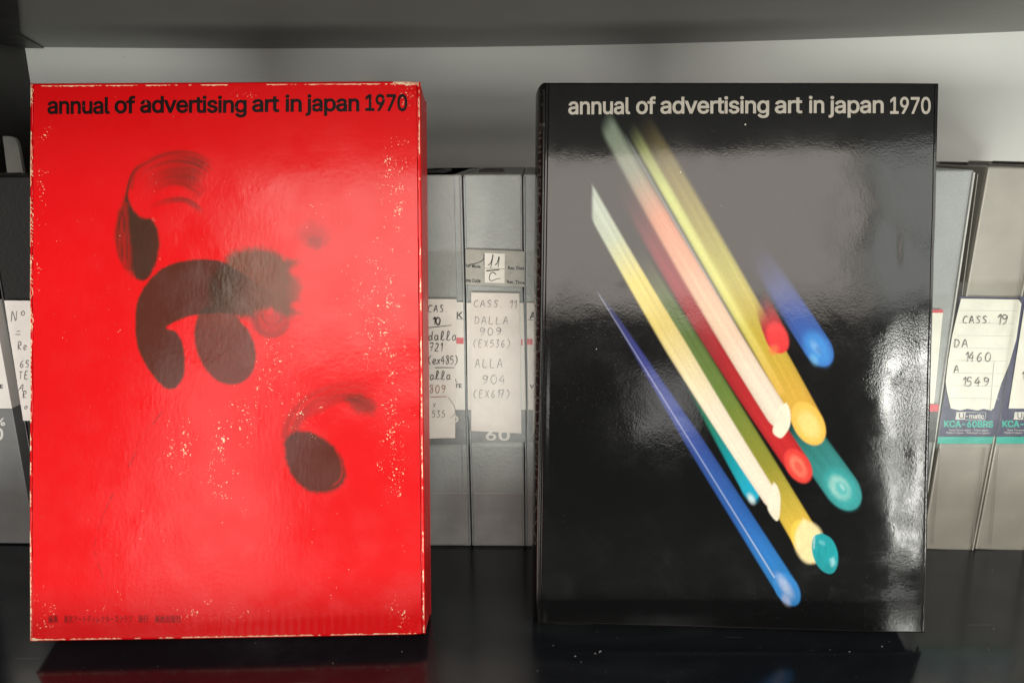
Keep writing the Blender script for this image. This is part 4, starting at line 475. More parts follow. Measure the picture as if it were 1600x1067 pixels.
red_side = worn_edge('red_board_side', (.52, .003, .004), cream, -.15)
edgem = worn_edge('worn_board_edge', (.72, .30, .20), cream, .55)

T_R, W_R, H_R = .034, .2053, .2918
quadR = [(46,130),(657,126),(664,992),(45,1003)]; fR, gR = cover_map(quadR)
RR = Matrix.Rotation(rad(2.83), 3, 'Z') @ Matrix.Rotation(rad(-15.44), 3, 'X') @ Matrix.Rotation(rad(.18), 3, 'Y')
slip = thing('book_slipcase', 'worn red slipcase printed with black brush shapes, leaning on the left side of the shelf', 'slipcase', (-.1627, .3773, 0), RR.to_euler())
NLF = rng.random(8)
def roll_edge(U, V, W, H, r):
    d = np.minimum(np.minimum(U * W, (1 - U) * W), np.minimum(V * H, (1 - V) * H)); d = np.clip(d, 0, r)
    return r - np.sqrt(np.maximum(0, r * r - (r - d) ** 2))
def relief_red(U, V):
    x, y = fR(U, V)
    r = roll_edge(U, V, W_R, H_R, .0013)
    r += .00045 * (fbm(U * 3.1 + 5, V * 4.2 + 2) - .5) * 2
    r -= .0013 * np.sin(np.pi * U) * np.sin(np.pi * V)
    rib = np.exp(-((V - .022) / .018) ** 2) * sst(U, .33, .5); r += .00005 * rib * np.sin(U * 300)
    r += .0016 * np.exp(-(((1 - U) * W_R / .004) ** 2 + (V * H_R / .005) ** 2)) + .0012 * np.exp(-(((1 - U) * W_R / .005) ** 2 + ((1 - V) * H_R / .004) ** 2))
    return r
cover_grid('front_panel', W_R, H_R, T_R, 470, 660, relief_red, paint_red, fR, redm, slip)
yb = -T_R + .0013
# side walls: thin boards, with the right one showing beside the front
hw = W_R / 2
box('side_panel', hw - .0022, hw - .0001, yb + .0002, -.0012, .0012, H_R - .0015, red_side, slip, .0003)
box('side_panel', -hw + .0001, -hw + .0022, yb + .0002, -.0012, .0012, H_R - .0015, red_side, slip, .0003)
box('top_panel', -hw + .0024, hw - .0024, yb + .0002, -.0012, H_R - .0022, H_R - .0002, red_side, slip, .0003)
box('bottom_panel', -hw + .0024, hw - .0024, yb + .0002, -.0012, .0002, .0022, red_side, slip, .0003)
box('back_panel', -hw, hw, -.0011, 0, 0, H_R, red_side, slip, .0004)
# rubbed edges: cream board showing through as ragged strips along the front edges
def rubbed(name, pts, wid, den, seed):
    """ragged flakes along a border; pts in cover (u,v) ends"""
    r = np.random.default_rng(seed); V, Fc = [], []
    (u0, v0), (u1, v1) = pts; L = math.hypot((u1 - u0) * W_R, (v1 - v0) * H_R); n = int(L / .0009)
    du, dv = (u1 - u0), (v1 - v0); horiz = abs(du) > abs(dv)
    nz = np.convolve(r.random(n + 40), np.ones(9) / 9, 'same')[20:20 + n]; fine = r.random(n)
    on = nz > 1 - den
    prev = None
    for i in range(n):
        a = i / (n - 1); u = u0 + du * a; v = v0 + dv * a
        w_ = wid * (.3 + 1.0 * fine[i]) * (1.0 if on[i] else 0)
        inn = (1 if (v0 < .5) else -1) * w_ / H_R if horiz else (1 if (u0 < .5) else -1) * w_ / W_R
        o_ = (0, -.0001 / H_R * (1 if v0 < .5 else -1)) if horiz else (-.0001 / W_R * (1 if u0 < .5 else -1), 0)
        A = (u, v); B = (u, v + inn) if horiz else (u + inn, v)
        pts3 = []
        for (uu, vv) in (A, B):
            uu_ = np.array([min(max(uu, 0), 1.)]); vv_ = np.array([min(max(vv, 0), 1.)])
            pts3.append(((uu_[0] - .5) * W_R, -T_R + relief_red(uu_, vv_)[0] - .00012, vv_[0] * H_R))
        k_ = len(V); V += pts3
        if prev is not None and (on[i] or on[i - 1]): Fc.append((prev, prev + 1, k_ + 1, k_))
        prev = k_
    return poly_mesh(name, V, Fc, edgem, slip)
e = .0028
rubbed('rubbed_edge', [(e, .0), (e, 1)], .0007, .52, 1); rubbed('rubbed_edge', [(.0015, .55), (.0015, 1)], .0016, .55, 9)
rubbed('rubbed_edge', [(1 - e, .0), (1 - e, 1)], .0006, .50, 2)
rubbed('rubbed_edge', [(.03, .9945), (1, .9945)], .0006, .52, 3); rubbed('rubbed_edge', [(0, .003), (1, .003)], .0006, .52, 4)
rubbed('rubbed_edge', [(.0, .0018), (.02, .0018)], .002, .9, 5); rubbed('rubbed_edge', [(.93, .998), (1, .998)], .002, .9, 6)

def on_cover(lines_or_verts, g, W, H, T, rel, lift):
    u, v = g(lines_or_verts[:, 0], lines_or_verts[:, 1]); return np.stack([(u - .5) * W, -T + rel(u, v) - lift, v * H], 1)
def cover_text(name, body, x0, x1, y0, y1, cap, g, W, H, T, rel, mat, parent, off, spacing, lift=.00012, **k):
    """type along the line from (x0,y0) to (x1,y1) in traced coordinates"""
    V2, Fc = fit_text(body, 0, 1, 0, cap, off, spacing, **k)
    px = x0 + V2[:, 0] * (x1 - x0); py = y0 + V2[:, 0] * (y1 - y0) - V2[:, 1]
    return poly_mesh(name, on_cover(np.stack([px, py], 1), g, W, H, T, rel, lift) - np.stack([V2[:, 0] * 0, V2[:, 2], V2[:, 0] * 0], 1), Fc, mat, parent)
def ink_material(name, col, like, wear=None):
    m = NT(name)
    c = m.mix(m.noise(300, 3), tuple(x * .85 for x in col), tuple(x * 1.1 for x in col))
    if like == 'red':
        c = m.mix(m.ramp(m.noise(420, 5, .65), .67, .70), c, (.55, .10, .07))
        nm = m.bump(m.noise(40, 4, .55, dist=.6), .14, .0011); nm = m.bump(m.noise(430, 3, .6), .20, .00022, nm)
        return m.fin(c, .45, nm, .12, .8, .17)
    nm = m.bump(m.noise(28, 4, .5, dist=.8), .10, .0010)
    return m.fin(c, .2, m.bump(m.noise(950, 2, .6), .16, .00009, nm), .5)
TITLE = 'annual of advertising art in japan 1970'
inkR = ink_material('black_print_ink', (.007, .002, .002), 'red')
def cover_words(words, cap, g, W, H, T, rel, mat, parent, off):
    V, Fc = [], []
    for body, x0, x1, y in words:
        V2, F2 = fit_text(body, 0, 1, 0, cap, off, .93); n = sum(map(len, V))
        px = x0 + V2[:, 0] * (x1 - x0); py = y - V2[:, 1]
        V.append(on_cover(np.stack([px, py], 1), g, W, H, T, rel, .00012)); Fc += [tuple(a + n for a in f) for f in F2]
    return poly_mesh('printed_title', np.vstack(V), Fc, mat, parent)
cover_words([('annual', 74, 172, 178), ('of', 179, 212, 177), ('advertising', 219, 386, 176.3), ('art', 394, 437, 175), ('in', 446, 472, 174.5), ('japan', 478, 562, 174), ('1970', 571, 637, 173.2)], 24.5, gR, W_R, H_R, T_R, relief_red, inkR, slip, .023)
inkJ = ink_material('dark_red_print_ink', (.07, .003, .004), 'red')
JPX = lambda b, x0, x1, y: cover_text('printed_imprint', b, x0, x1, y, y - .6, 9.2, gR, W_R, H_R, T_R, relief_red, inkJ, slip, .002, 1.0)
JPX('編集', 75.5, 91, 972); JPX('東京アートディレクターズクラブ', 100, 207, 972); JPX('発行', 216, 232, 971.5); JPX('美術出版社', 242, 283, 971.5)

# ------------------------------------------------------------------ black jacketed book
T_B, W_B, H_B = .029, .2037, .2869
quadB = [(851,131),(1467,134),(1447,993),(841,974)]; fB, gB = cover_map(quadB)
RB = Matrix.Rotation(rad(-.42), 3, 'Z') @ Matrix.Rotation(rad(-13.3), 3, 'X') @ Matrix.Rotation(rad(.85), 3, 'Y')
book = thing('art_annual_book', 'glossy black book with coloured glass sticks on its jacket, leaning on the right', 'book', (.1021, .3882, .0009), RB.to_euler())
def relief_black(U, V):
    x, y = fB(U, V)
    r = roll_edge(U, V, W_B, H_B, .0006)
    hx = U * W_B
    r += .00022 * np.exp(-((hx - .0055) / .0022) ** 2)                      # hinge groove
    r += .0006 * (fbm(U * 2.3 + 1, V * 3.0 + 7) - .5)
    # the jacket is loose near the fore edge: it bends back and ripples
    k = sst(U, .80, 1.0); r += .0011 * k * k * (.35 + .65 * sst(V, .75, .45))
    wob = .00016 * np.sin(V * 21 + 2.0 * np.sin(V * 9)) * sst(U, .78, .93); r += wob
    r += .00022 * np.exp(-(((x - 1400) / 20) ** 2 + ((y - 400) / 44) ** 2)) - .0001 * np.exp(-(((x - 1412) / 9) ** 2 + ((y - 395) / 26) ** 2))
    r += .00006 * np.exp(-(((x - 1408 + (y - 595) * .9) / 9) ** 2 + ((y - 595) / 14) ** 2))
    return r
blkm = cover_material('black_glossy_jacket', (.6, .58, .52), 'black')
cover_grid('dust_jacket', W_B, H_B, T_B, 470, 660, relief_black, paint_black, fB, blkm, book)
inkW = ink_material('warm_white_print_ink', (.43, .39, .335), 'black')
cover_words([('annual', 887, 984, 180.5), ('of', 993, 1024, 180.3), ('advertising', 1031, 1201, 180), ('art', 1210, 1253, 180), ('in', 1263, 1287, 180), ('japan', 1294, 1380, 180.3), ('1970', 1390, 1454, 181.5)], 24.8, gB, W_B, H_B, T_B, relief_black, inkW, book, .016)
# rounded spine, hinged into the jacket
jm = NT('jacket_spine_black'); nm = jm.bump(jm.noise(60, 4), .06, .0006)
rub = jm.ramp(jm.noise(240, 4, .6), .62, .70)
spm = jm.fin(jm.mix(jm.math('MULTIPLY', rub, .15), (.004, .004, .004), (.25, .23, .20)), .22, nm, .5)
def spine_pt(phi, v):
    b = .0052 - .0018 * (1 - v); top = H_B - .0035 * max(0, math.cos(phi)) ** 2 if v > .995 else v * H_B
    return (-W_B / 2 - b * math.cos(phi), -T_B / 2 + (T_B / 2 - .0003) * math.sin(phi), top)
ph = np.linspace(-math.pi / 2, math.pi / 2, 19); vs = np.concatenate([np.linspace(0, .985, 24), [1.0]]); V = []
for v in vs:
    for p in ph: V.append(spine_pt(p, v))
Fc = [(j * 19 + i, (j + 1) * 19 + i, (j + 1) * 19 + i + 1, j * 19 + i + 1) for j in range(len(vs) - 1) for i in range(18)]
o = poly_mesh('spine', V, Fc, spm, book, True); so = o.modifiers.new('thick', 'SOLIDIFY'); so.thickness = .0005; so.offset = -1
# words on the spine, read from top to bottom
V2, Fc = fit_text(TITLE, 0, 1, 0, 1, 0, .95)
zz = .266 - V2[:, 0] * .225; phv = -1.25 + V2[:, 1] * .62
V = [(lambda q: (q[0] - .0001 - l_, q[1] - .00012 - l_, z))(spine_pt(p, z / H_B)) for z, p, l_ in zip(zz, phv, V2[:, 2])]
inkS = simple('silver_spine_ink', (.05, .047, .04), .35)
poly_mesh('spine_lettering', V, Fc, inkS, book)
paperm = NT('page_edges'); pn = paperm.noise(900, 2, .5, paperm.coord((.05, 9, .05)))
paperm = paperm.fin(paperm.mix(pn, (.45, .40, .31), (.70, .66, .56)), .8)
box('page_block', -W_B / 2 + .003, W_B / 2 - .006, -T_B + .0045, -.003, .003, H_B - .0032, paperm, book, .0004)
box('front_board', -W_B / 2 + .002, W_B / 2 - .0035, -T_B + .0020, -T_B + .0042, .0012, H_B - .001, spm, book, .0004)
box('back_board', -W_B / 2 + .001, W_B / 2 - .0004, -.0026, 0, 0, H_B, spm, book, .0004)
# the jacket folds round the fore edge
box('jacket_flap', W_B / 2 - .0006, W_B / 2, -T_B + .0046, -T_B + .0062, .0006, H_B - .0006, spm, book, .0002)

# ------------------------------------------------------------------ cassette cases
def plastic(name, col, rough, grain, gs, sparkle=0, dirt=.12):
    m = NT(name)
    g_ = m.vor(gs, 'SMOOTH_F1', m.coord((1, 1, 1))); g2 = m.noise(gs * .7, 3, .6)
    c = m.mix(m.ramp(m.noise(25, 4), .3, .7), tuple(x * (1 - dirt) for x in col), tuple(x * (1 + dirt) for x in col))
    if sparkle: c = m.mix(m.math('MULTIPLY', m.ramp(m.noise(2200, 1), .6, .75), sparkle), c, (.8, .82, .8))
    sx = m.n('SeparateXYZ'); m.l(m.tc.outputs['Object'], sx.inputs[0])
    nm = m.bump(m.math('ADD', g_, g2), grain, .00045)
    return m.fin(c, rough, nm, .5)
P_grey = plastic('grey_grained_plastic', (.30, .315, .30), .38, .30, 520)
P_silver = plastic('silver_plastic', (.25, .265, .26), .35, .12, 900, .35)
P_beige = plastic('warm_grey_plastic', (.285, .270, .232), .42, .04, 700)
P_black = plastic('black_case_plastic', (.008, .0065, .006), .45, .15, 600)
rimm = {'grey': simple('grey_rim_plastic', (.30, .32, .32), .30), 'silver': simple('silver_rim_plastic', (.50, .50, .47), .28), 'beige': simple('warm_grey_rim', (.42, .40, .35), .32), 'black': simple('black_rim_plastic', (.012, .01, .009), .35)}
smoothm = {'grey': simple('smooth_grey_plastic', (.30, .30, .292), .42), 'beige': P_beige, 'silver': P_silver, 'black': P_black}
paperW = simple('white_label_paper', (.72, .665, .63), .75, .05, 90, .25, 250)
paperI = simple('printed_insert_white', (.70, .66, .62), .5, .04, 60)
insG = simple('printed_insert_grey', (.17, .172, .172), .45, .08, 60)
paperC = simple('cream_label_paper', (.70, .69, .62), .75, .05, 90, .25, 250)
tapeG = simple('greenish_grey_tape', (.30, .295, .25), .3, .10, 120, .2, 200)
penK = simple('black_pen_ink', (.02, .018, .018), .6)
pencil = simple('grey_pencil', (.20, .18, .18), .6)
penB = simple('brown_pen_ink', (.30, .12, .08), .6)
blackP = simple('black_print', (.02, .02, .02), .5); whiteP = simple('white_print', (.62, .60, .57), .5)
redP = simple('red_print', (.55, .03, .05), .5); navyP = simple('navy_print', (.018, .018, .075), .4, .1); tealP = simple('turquoise_print', (.0, .36, .29), .4, .08)
m = NT('clear_sleeve'); gl = m.n('BsdfGlossy'); gl.inputs['Roughness'].default_value = .22; tr = m.n('BsdfTransparent'); tr.inputs[0].default_value = (.96, .96, .95, 1)
mx = m.n('MixShader'); fr = m.n('Fresnel'); fr.inputs[0].default_value = 1.45
m.l(m.bump(m.noise(40, 3), .4, .001), gl.inputs['Normal']); m.l(m.math('MULTIPLY', fr.outputs[0], .42), mx.inputs[0]); m.l(tr.outputs[0], mx.inputs[1]); m.l(gl.outputs[0], mx.inputs[2]); m.l(mx.outputs[0], m.out.inputs[0])
sleevem = m.m

YF = .456; HC = .24; DC = .150
def case(xl, wd, mat, kind, label, yf=YF, h=HC, lean=0.0, group='cassette cases lined up along the wall', DC=.150):
    """root at the lower left front corner; local x right, y back, z up"""
    t = thing('cassette_case', label, 'cassette case', (xl, yf, 0), (0, lean, 0), group)
    box('case_body', 0, wd, .0014, DC, 0, h, mat, t, .0013, 3)
    # raised rims that close the shell along both long edges, with the smooth lower part of the back
    box('rim', 0.0001, .0012, 0, .0020, .0012, h - .0012, rimm[kind], t, .0005)
    box('rim', wd - .0012, wd - .0001, 0, .0020, .0012, h - .0012, rimm[kind], t, .0005)
    if kind == 'grey': box('smooth_band', .0014, wd - .0014, .0009, .0020, .0015, .0385, smoothm['grey'], t, .0004)
    box('lid_tongue', wd * .2, wd * .62, .035, .070, h - .001, h + .0018, simple('dark_tongue', (.045, .043, .04), .5) if 'dark_tongue' not in bpy.data.materials else bpy.data.materials['dark_tongue'], t, .001)
    return t
class Face:
    """flat layers on a case front; traced points of the photograph become points on the face"""
    def __init__(s, root): s.r = root; s.o = np.array(root.location); s.le = root.rotation_euler.y
    def p(s, px, py, lift):
        q = at(px, py, s.o[1]) - s.o; c, n = math.cos(s.le), math.sin(s.le)
        return (q[0] * c - q[2] * n, -lift, q[0] * n + q[2] * c)
    def sheet(s, name, pts, mat, lift, parent=None, curl=0.0, thick=.0001, n=10):
        """a sheet given by its outline (clockwise from top left), with thickness"""
        if len(pts) == 4:
            a, b, c, d = [np.array(q, float) for q in pts]; V, Fc = [], []
            for j in range(n + 1):
                for i in range(n + 1):
                    u, v = i / n, j / n; q = (a * (1 - u) + b * u) * (1 - v) + (d * (1 - u) + c * u) * v
                    bul = curl * (abs(2 * u - 1) ** 3) * (.4 + .6 * v) if curl else 0
                    V.append(s.p(q[0], q[1], lift + bul + (abs(math.sin(u * 5 + v * 7)) * .00008 if curl else 0)))
            Fc = [(j * (n + 1) + i, (j + 1) * (n + 1) + i, (j + 1) * (n + 1) + i + 1, j * (n + 1) + i + 1) for j in range(n) for i in range(n)]
        else:
            V = [s.p(x, y, lift) for x, y in pts]; Fc = [tuple(range(len(pts) - 1, -1, -1))]
        o = poly_mesh(name, V, Fc, mat, parent or s.r); so = o.modifiers.new('thick', 'SOLIDIFY'); so.thickness = thick; so.offset = -1 if True else 1
        return o
    def text(s, name, body, x0, x1, y0, y1, cap, mat, lift, parent=None, off=0.0, sp=1.0):
        V2, Fc = fit_text(body, 0, 1, 0, cap, off, sp); px = x0 + V2[:, 0] * (x1 - x0); py = y0 + V2[:, 0] * (y1 - y0) - V2[:, 1]
        return poly_mesh(name, [s.p(a, b, lift + c) for a, b, c in zip(px, py, V2[:, 2])], Fc, mat, parent or s.r)
    def ink(s, name, lines, wd_px, mat, lift, parent=None):
        return strokes_mesh(name, lines, lambda a, b: s.p(a, b, lift), wd_px, mat, parent or s.r)

# case with number 10, half hidden by the slipcase
cA = case(-.0779, .0343, P_grey, 'grey', 'grey cassette case marked 10, right behind the right edge of the red slipcase'); fA = Face(cA)
ins = fA.sheet('printed_insert', [(640,470),(724,472),(727,640),(640,640)], paperI, .0004)
fA.sheet('grey_band', [(640,641),(727,641),(728,694),(640,694)], insG, .0004, ins)
fA.text('printed_letter', 'K', 713.5, 723, 497, 497, 9.5, blackP, .0006, ins, .02)
fA.sheet('red_square', [(713,527),(724.5,527.5),(724.5,537),(713,536.5)], redP, .0006, ins)
fA.sheet('printed_rule', [(712,498),(724,498.3),(724,498.9),(712,498.6)], blackP, .0006, ins)
fA.text('printed_letter', 'TE', 711, 721.5, 605, 605, 5.5, blackP, .0006, ins, .03)
fA.text('printed_number', '60', 690, 716.5, 659, 659, 9.5, whiteP, .0006, ins, .02)
lb = fA.sheet('paper_label', [(668,466.5),(714,467),(711.5,683),(670.5,684)], paperW, .0009, None, .0004)
L = write('CAS.', 669, 476, 11, .82) + write('dalla', 669.5, 517, 14, .66) + write('721', 671, 535, 13, .65) + write('(ex485)', 669, 555, 13, .52)
L += write('alla', 672, 579, 13, .66) + [np.array([(668,511.5),(706,507.5)]), np.array([(680,573.5),(710,573.5)]), np.array([(712,591),(713.5,597)])]
fA.ink('handwriting', L, 1.15, penK, .00135, lb)
fA.ink('handwriting', write('10', 676, 494.5, 12, .9), 1.9, penK, .0014, lb)
fA.ink('handwriting', write('809', 671, 600, 13, .72) + [np.array([(673,619.5),(699,618.5)])], 1.0, penB, .00135, lb)
fA.ink('handwriting', write('x', 676, 624, 12, .7) + write('535', 675, 640, 10.5, .72) + [smooth_line([(701,620),(710,633),(711,645),(704,652)])], .9, pencil, .00135, lb)
fA.sheet('clear_sleeve', [(636,392),(726,392),(728,697),(636,697)], sleevem, .0018)

# case with number 11
cB = case(-.0429, .0346, P_grey, 'grey', 'grey cassette case marked 11 over C, first one clear of the red slipcase'); fB_ = Face(cB)
ins = fB_.sheet('printed_insert', [(729,473),(818,473),(822,640),(731,640)], paperI, .0004)
fB_.sheet('grey_band', [(731,641),(822,641),(821,690),(738,691)], insG, .0004, ins)
fB_.sheet('printed_mark', [(814,529.5),(816.5,529.5),(816.5,539.5),(814,539.5)], redP, .0006, ins)
tp = fB_.sheet('printed_tape', [(727.5,389.5),(820,392.5),(819.5,448),(728,444.5)], tapeG, .0010)
fB_.text('printed_words', 'NP Mode', 728.5, 751, 417, 418.5, 5, blackP, .0013, tp, .02)
fB_.text('printed_words', 'me Code', 728.5, 751, 440, 441, 5, blackP, .0013, tp, .02)
fB_.text('printed_words', 'Rec. Date', 794, 819.2, 420.5, 421, 5, blackP, .0013, tp, .02)
fB_.text('printed_words', 'Rec. Time', 792, 819.2, 442, 443.5, 5, blackP, .0013, tp, .02)
sq = fB_.sheet('number_sticker', [(757.5,394.8),(789,396),(788.7,419.3),(757.7,418.3)], paperC, .0013, tp); sq2 = fB_.sheet('number_sticker', [(757.8,419.2),(788.7,420.2),(788.5,442),(757.8,441)], paperC, .0013, tp)
fB_.ink('handwriting', [smooth_line([(763,414),(766.5,411),(770,402),(770.5,397),(769.5,405),(767,418)]), smooth_line([(773.5,413.5),(777,410.5),(779.8,401),(780,405),(778.3,417)])], 1.2, penK, .0016, sq)
fB_.ink('handwriting', [np.array([(760,422.7),(780.5,421)])], 1.8, penK, .0016, sq2)
fB_.ink('handwriting', [smooth_line([(775.5,428.5),(770.5,425),(766,428),(765,436),(769,438),(776,435.5),(782,434.5)])], 1.0, penK, .0016, sq2)
fB_.ink('handwriting', [smooth_line([(735,412.8),(745,411),(752,408),(756,404),(756.6,396.5),(756.5,414.5)])], .9, penK, .0014, tp)
lb = fB_.sheet('paper_label', [(736.5,456.5),(811.5,458),(815,676),(736.5,672)], paperW, .0009, None, .0004)
L = write('CASS.', 740, 468.5, 10.5, .98) + write('11', 795, 469, 12, 1.15) + write('DALLA', 741, 494, 11.5, .98) + write('909', 749, 511, 12, 1.05)
L += write('(EX536)', 739, 530, 11.5, .76) + write('ALLA', 742, 560, 13.5, .86) + write('904', 753, 585, 13.5, 1.0) + write('(EX617)', 739, 608, 12, .78)
fB_.ink('handwriting', L, .95, pencil, .0014, lb)
fB_.text('printed_number', '60', 759, 797, 686.5, 687, 15, whiteP, .0006, ins, .02)
fB_.sheet('clear_sleeve', [(729,452),(818.5,454),(821,697),(731,696)], sleevem, .0018)

# case partly behind the black book, then the hidden ones
cC = case(-.0078, .0345, P_grey, 'grey', 'grey cassette case just left of the black book, showing a narrow strip of white insert'); fC = Face(cC)
ins = fC.sheet('printed_insert', [(823,473),(912,474),(908,640),(825.5,640)], paperI, .0004)
fC.sheet('grey_band', [(825.5,641),(908,641),(907,690),(826,690)], insG, .0004, ins)
fC.text('printed_letter', 'A', 827.3, 838, 497.5, 497.5, 10, blackP, .0006, ins, .02); fC.sheet('printed_rule', [(824.5,499),(848,499.3),(848,500),(824.5,499.7)], blackP, .0006, ins)
fC.sheet('red_square', [(823.5,529),(832,529.3),(832,538.5),(823.5,538.3)], redP, .0006, ins); fC.text('printed_letter', 'VH', 827.5, 840, 606, 606, 5.5, blackP, .0006, ins, .03)
fC.sheet('clear_sleeve', [(822.5,392),(912,394),(908,697),(826,696)], sleevem, .0018)
hg = 'cassette cases hidden behind the books'
for x in np.arange(-.2930, -.080, .0352): case(float(x), .0345, P_grey, 'grey', 'grey cassette case standing in the row behind the red slipcase', .457, group=hg + ' on the left')
for x in np.arange(.0275, .19, .0352): case(float(x), .0345, P_grey, 'grey', 'grey cassette case standing in the row behind the black book', .457, group=hg + ' on the right')

# right-hand cases
cR0 = case(.2135, .0340, P_silver, 'silver', 'silver grey cassette case with a red striped white insert, right beside the black book', h=.2405, lean=.012); fR0 = Face(cR0)
fR0.sheet('clear_sleeve', [(1420,464),(1489,462),(1463,700),(1410,700)], sleevem, .0016)
ins = fR0.sheet('printed_insert', [(1425,487),(1473,487),(1459,630),(1415,630)], paperC, .0004)
fR0.sheet('red_stripe', [(1425,483.5),(1473,483.5),(1472.5,488.5),(1425,488.5)], redP, .0006, ins); fR0.sheet('red_stripe', [(1415,631),(1466.5,631),(1465.5,642.5),(1415,642.5)], redP, .0006, ins)
fR0.sheet('black_band', [(1415,643),(1465,643),(1460,690),(1413,690)], blackP, .0006, ins)
def beige(xl, wd, lean, label, dx):
    """dx moves the traced label along the row"""
    c = case(xl, wd, P_beige, 'beige', label, h=.2420, lean=lean); f = Face(c)
    S = lambda pts: [(x + dx, y) for x, y in pts]
    # recessed panel outline on the front
    for nm_, a in (('panel_groove', [(1527,272),(1528.2,272),(1503.4,462),(1502.2,462)]), ('panel_groove', [(1468,700),(1469,700),(1458.0,850),(1457.0,850)]), ('panel_groove', [(1539.0,700),(1540.2,700),(1519.6,848),(1518.4,848)])):
        f.sheet(nm_, S(a), simple('groove_shade', (.22, .205, .175), .6) if 'groove_shade' not in bpy.data.materials else bpy.data.materials['groove_shade'], .0003)
    ins = f.sheet('printed_insert', S([(1499,463),(1594,465),(1556,681),(1465,681)]), navyP, .0005)
    f.sheet('turquoise_band', S([(1465,681.8),(1552,681.8),(1549,692.5),(1464,692.5)]), tealP, .0005, ins)
    lg = f.sheet('logo_plate', S([(1493.5,643),(1508,643),(1506,654.7),(1491.8,654.7)]), whiteP, .0007, ins)
    f.text('logo_letter', 'U', 1497.5 + dx, 1505 + dx, 653, 653, 8.5, blackP, .0009, lg, .0)
    fr_ = [(1508,643.5),(1539.5,643.8),(1537.8,655),(1506,654.7)]
    for a, b in zip(fr_, fr_[1:] + fr_[:1]):
        a = np.array(a) + (dx, 0); b = np.array(b) + (dx, 0); f.ink('logo_frame', [np.array([a, b])], .7, whiteP, .0007, ins)
    f.text('logo_word', '-matic', 1508 + dx, 1536.5 + dx, 652.6, 653, 6.6, whiteP, .0007, ins, .02)
    f.text('model_lettering', 'KCA-60BRS', 1474 + dx, 1551 + dx, 666, 666.5, 9.4, tealP, .0007, ins, .03)
    f.text('small_print', 'Sony Corporation · Tokyo Japan', 1482 + dx, 1543 + dx, 672.2, 672.6, 2.8, whiteP, .0007, ins); f.text('small_print', 'Made in Japan · Fabriqué au Japon', 1477.5 + dx, 1545 + dx, 676.3, 676.7, 2.8, whiteP, .0007, ins)
    return c, f, ins
cR1, fR1, ins = beige(.2482, .0334, .036, 'warm grey cassette case labelled 19 on lined paper, above a turquoise band', 0)
lab = [(1500,466),(1590,467.5),(1594,474),(1586,530),(1575,568),(1562,600),(1551,637),(1546,640),(1535,637.5),(1526,640),(1510,637.5),(1499,640),(1484,637),(1478,610),(1476,595),(1480,560),(1487,520)]
lb = fR1.sheet('paper_label', lab, paperC, .0012, None)
for k in range(8):
    y = 484 + k * 19.5; fR1.sheet('ruled_line', [(1499 - k * 2.6, y), (1588 - k * 4.2, y + 1), (1588 - k * 4.2, y + 1.6), (1499 - k * 2.6, y + .6)], simple('faint_blue_rule', (.50, .51, .50), .8) if 'faint_blue_rule' not in bpy.data.materials else bpy.data.materials['faint_blue_rule'], .00135, lb)
L = write('CASS.', 1502, 493, 11, .92, .12) + write('19', 1555, 490, 16, .9, .12) + write('DA', 1488, 529, 12.5, 1.0, .12) + write('1460', 1505, 549, 14.5, .88, .15) + write('A', 1488, 570, 11, 1, .12) + write('1549', 1501, 588, 14, .95, .12)
fR1.ink('handwriting', L, 1.1, penK, .0017, lb)
fR1.sheet('clear_sleeve', [(1495,440),(1597,440),(1554,697),(1461,697)], sleevem, .0020)
fR1.sheet('sleeve_edge', [(1551,565),(1554,565),(1547,640),(1545,640)], paperC, .0016)
cR2, fR2, ins = beige(.2823, .0334, .036, 'warm grey cassette case cut off by the right edge of the photo', 91)
lb = fR2.sheet('paper_label', [(1600,470),(1685,470),(1650,638),(1574,637)], paperC, .0012)
fR2.ink('handwriting', write('1', 1594, 580, 12), 1.1, penK, .0017, lb)
fR2.sheet('clear_sleeve', [(1586,440),(1688,440),(1645,697),(1552,697)], sleevem, .0020)
case(.3165, .0334, P_beige, 'beige', 'warm grey cassette case standing beyond the right edge of the photo', h=.2420, lean=.036)

# left-hand cases
cL2 = case(-.3310, .0365, P_black, 'black', 'black cassette case with a tall white handwritten label, left of the red slipcase', .457, .2415, 0, DC=.108); fL2 = Face(cL2)
lb = fL2.sheet('paper_label', [(8.5,469),(68,469.5),(78,657),(38.5,656)], paperW, .0010, None, .0004)
L = write('Nº', 19, 485, 16, .85) + write('=', 26, 513, 14) + write('Re', 29, 533, 13, .7) + write('65', 33, 562, 11, .75) + write('TE', 31, 579, 12, .75) + write('A', 34, 598, 11, .9, rot=.3) + write('R', 37, 610, 11) + write('o.', 40, 628, 10)
fL2.ink('handwriting', L, 1.1, pencil, .0015, lb)
cL1 = case(-.3722, .0360, P_black, 'black', 'black cassette case with white and grey wraparound insert, at the far left edge', YF, .2400, 0, DC=.108); fL1 = Face(cL1)
xr = .0362
i1 = box('printed_insert', .0006, xr, -.0002, .0600, .0962, .1660, paperI, cL1, .0003); i2 = box('grey_insert', .0005, xr + .0001, -.0003, .0602, .0010, .0960, insG, cL1, .0004)
fL1.text('printed_letter', 'TE', -6, 5, 606, 606, 5.5, blackP, .0004, i1, .03); fL1.text('printed_number', '%', -8, 9, 664, 664, 11, whiteP, .0005, i2, .02); fL1.text('printed_number', '60', -22, 6, 686, 686, 17, whiteP, .0005, i2, .03)

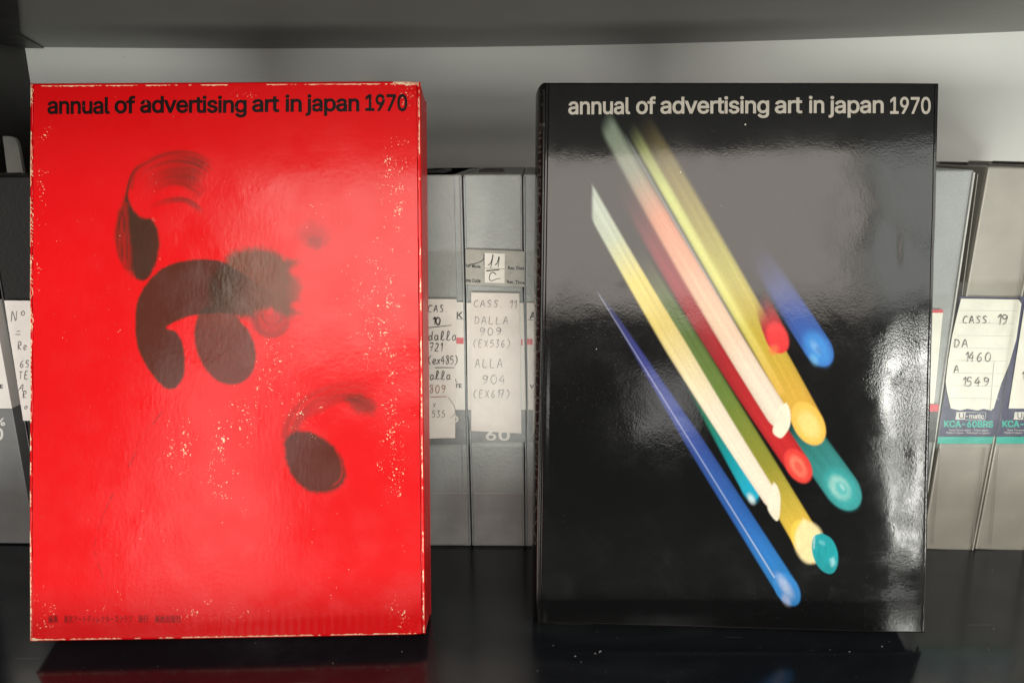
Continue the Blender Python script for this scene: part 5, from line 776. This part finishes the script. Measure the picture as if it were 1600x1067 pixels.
# grey bookend with a rounded corner standing behind the black cases, and the dark folder beside it
YB = .576; o_ = at(12, 277, YB)
be = thing('bookend', 'light grey bookend with a rounded corner, rising behind the black cassette cases', 'bookend', (float(o_[0]), YB, 0))
prof = [(0.001, 0), (.014, 0)] + [(float(q[0] - o_[0]), float(q[2])) for q in (at(a, b, YB) for a, b in [(37,277),(29.5,232),(27,223),(22,216),(15,213.2),(4,213)])] + [(.0, float(o_[2]))]
V = [(x, 0, z) for x, z in prof] + [(x, .003, z) for x, z in prof]; n = len(prof)
poly_mesh('bookend_plate', V, [tuple(range(n)), tuple(range(2 * n - 1, n - 1, -1))] + [(i, i + n, (i + 1) % n + n, (i + 1) % n) for i in range(n)], simple('bookend_grey', (.50, .48, .44), .5), be)
box('bookend_foot', .001, .014, .003, .045, .0005, .0025, simple('bookend_foot_grey', (.2, .19, .17), .5), be)
fo = thing('document_folder', 'dark brown folder standing against the wall beside the bookend', 'folder', (-.386, .600, 0))
box('folder_cover', 0, .12, 0, .002, 0, .268, simple('brown_card', (.06, .048, .042), .7), fo, .0004); box('folder_cover', 0, .12, .008, .010, 0, .266, simple('brown_card_back', (.05, .04, .036), .7), fo, .0004)
box('folder_pages', .002, .118, .0025, .0075, .001, .262, simple('folder_pages', (.4, .38, .34), .8), fo)

# crumbs of dust and paper on the shelf
V, Fc = [], []
for (px, py, s) in [(865,1008,.0009),(899,1025,.0012),(937,1018,.0021),(930,1021,.0014),(908,1034,.0007),(1027,1022,.0006),(1327,1018,.0012),(1378,1010,.0012),(1187,1012,.0007),(1297,1015,.0006),(840,1048,.0009),(1283,1035,.0006),(628,1018,.0008),(1547,867,.0008),(1550,891,.0009),(1552,982,.0009),(1505,940,.0007),(1545,1014,.0006),(520,1036,.0007),(190,1047,.0006)] + [(random.uniform(60, 1580), random.uniform(900, 1066), random.uniform(.0003, .0005)) for _ in range(90)]:
    d = RCN @ np.array([(px - 800) / FPX, -(py - 533.5) / FPX, -1.0]); q = CAM - d * (CAM[2] / d[2]); k = len(V)
    a = [random.uniform(0, 6.28) for _ in range(4)]; a.sort()
    V += [(q[0] + s * math.cos(t) * random.uniform(.4, .7), q[1] + s * math.sin(t) * random.uniform(.3, .6), .00015) for t in a] + [(q[0], q[1], .0003 + s * .25)]
    Fc += [(k + i, k + (i + 1) % 4, k + 4) for i in range(4)]
du = poly_mesh('dust', V, Fc, simple('pale_dust', (.20, .19, .18), .9)); du['kind'] = 'stuff'; du['label'] = 'pale dust specks and paper crumbs scattered on the dark shelf'
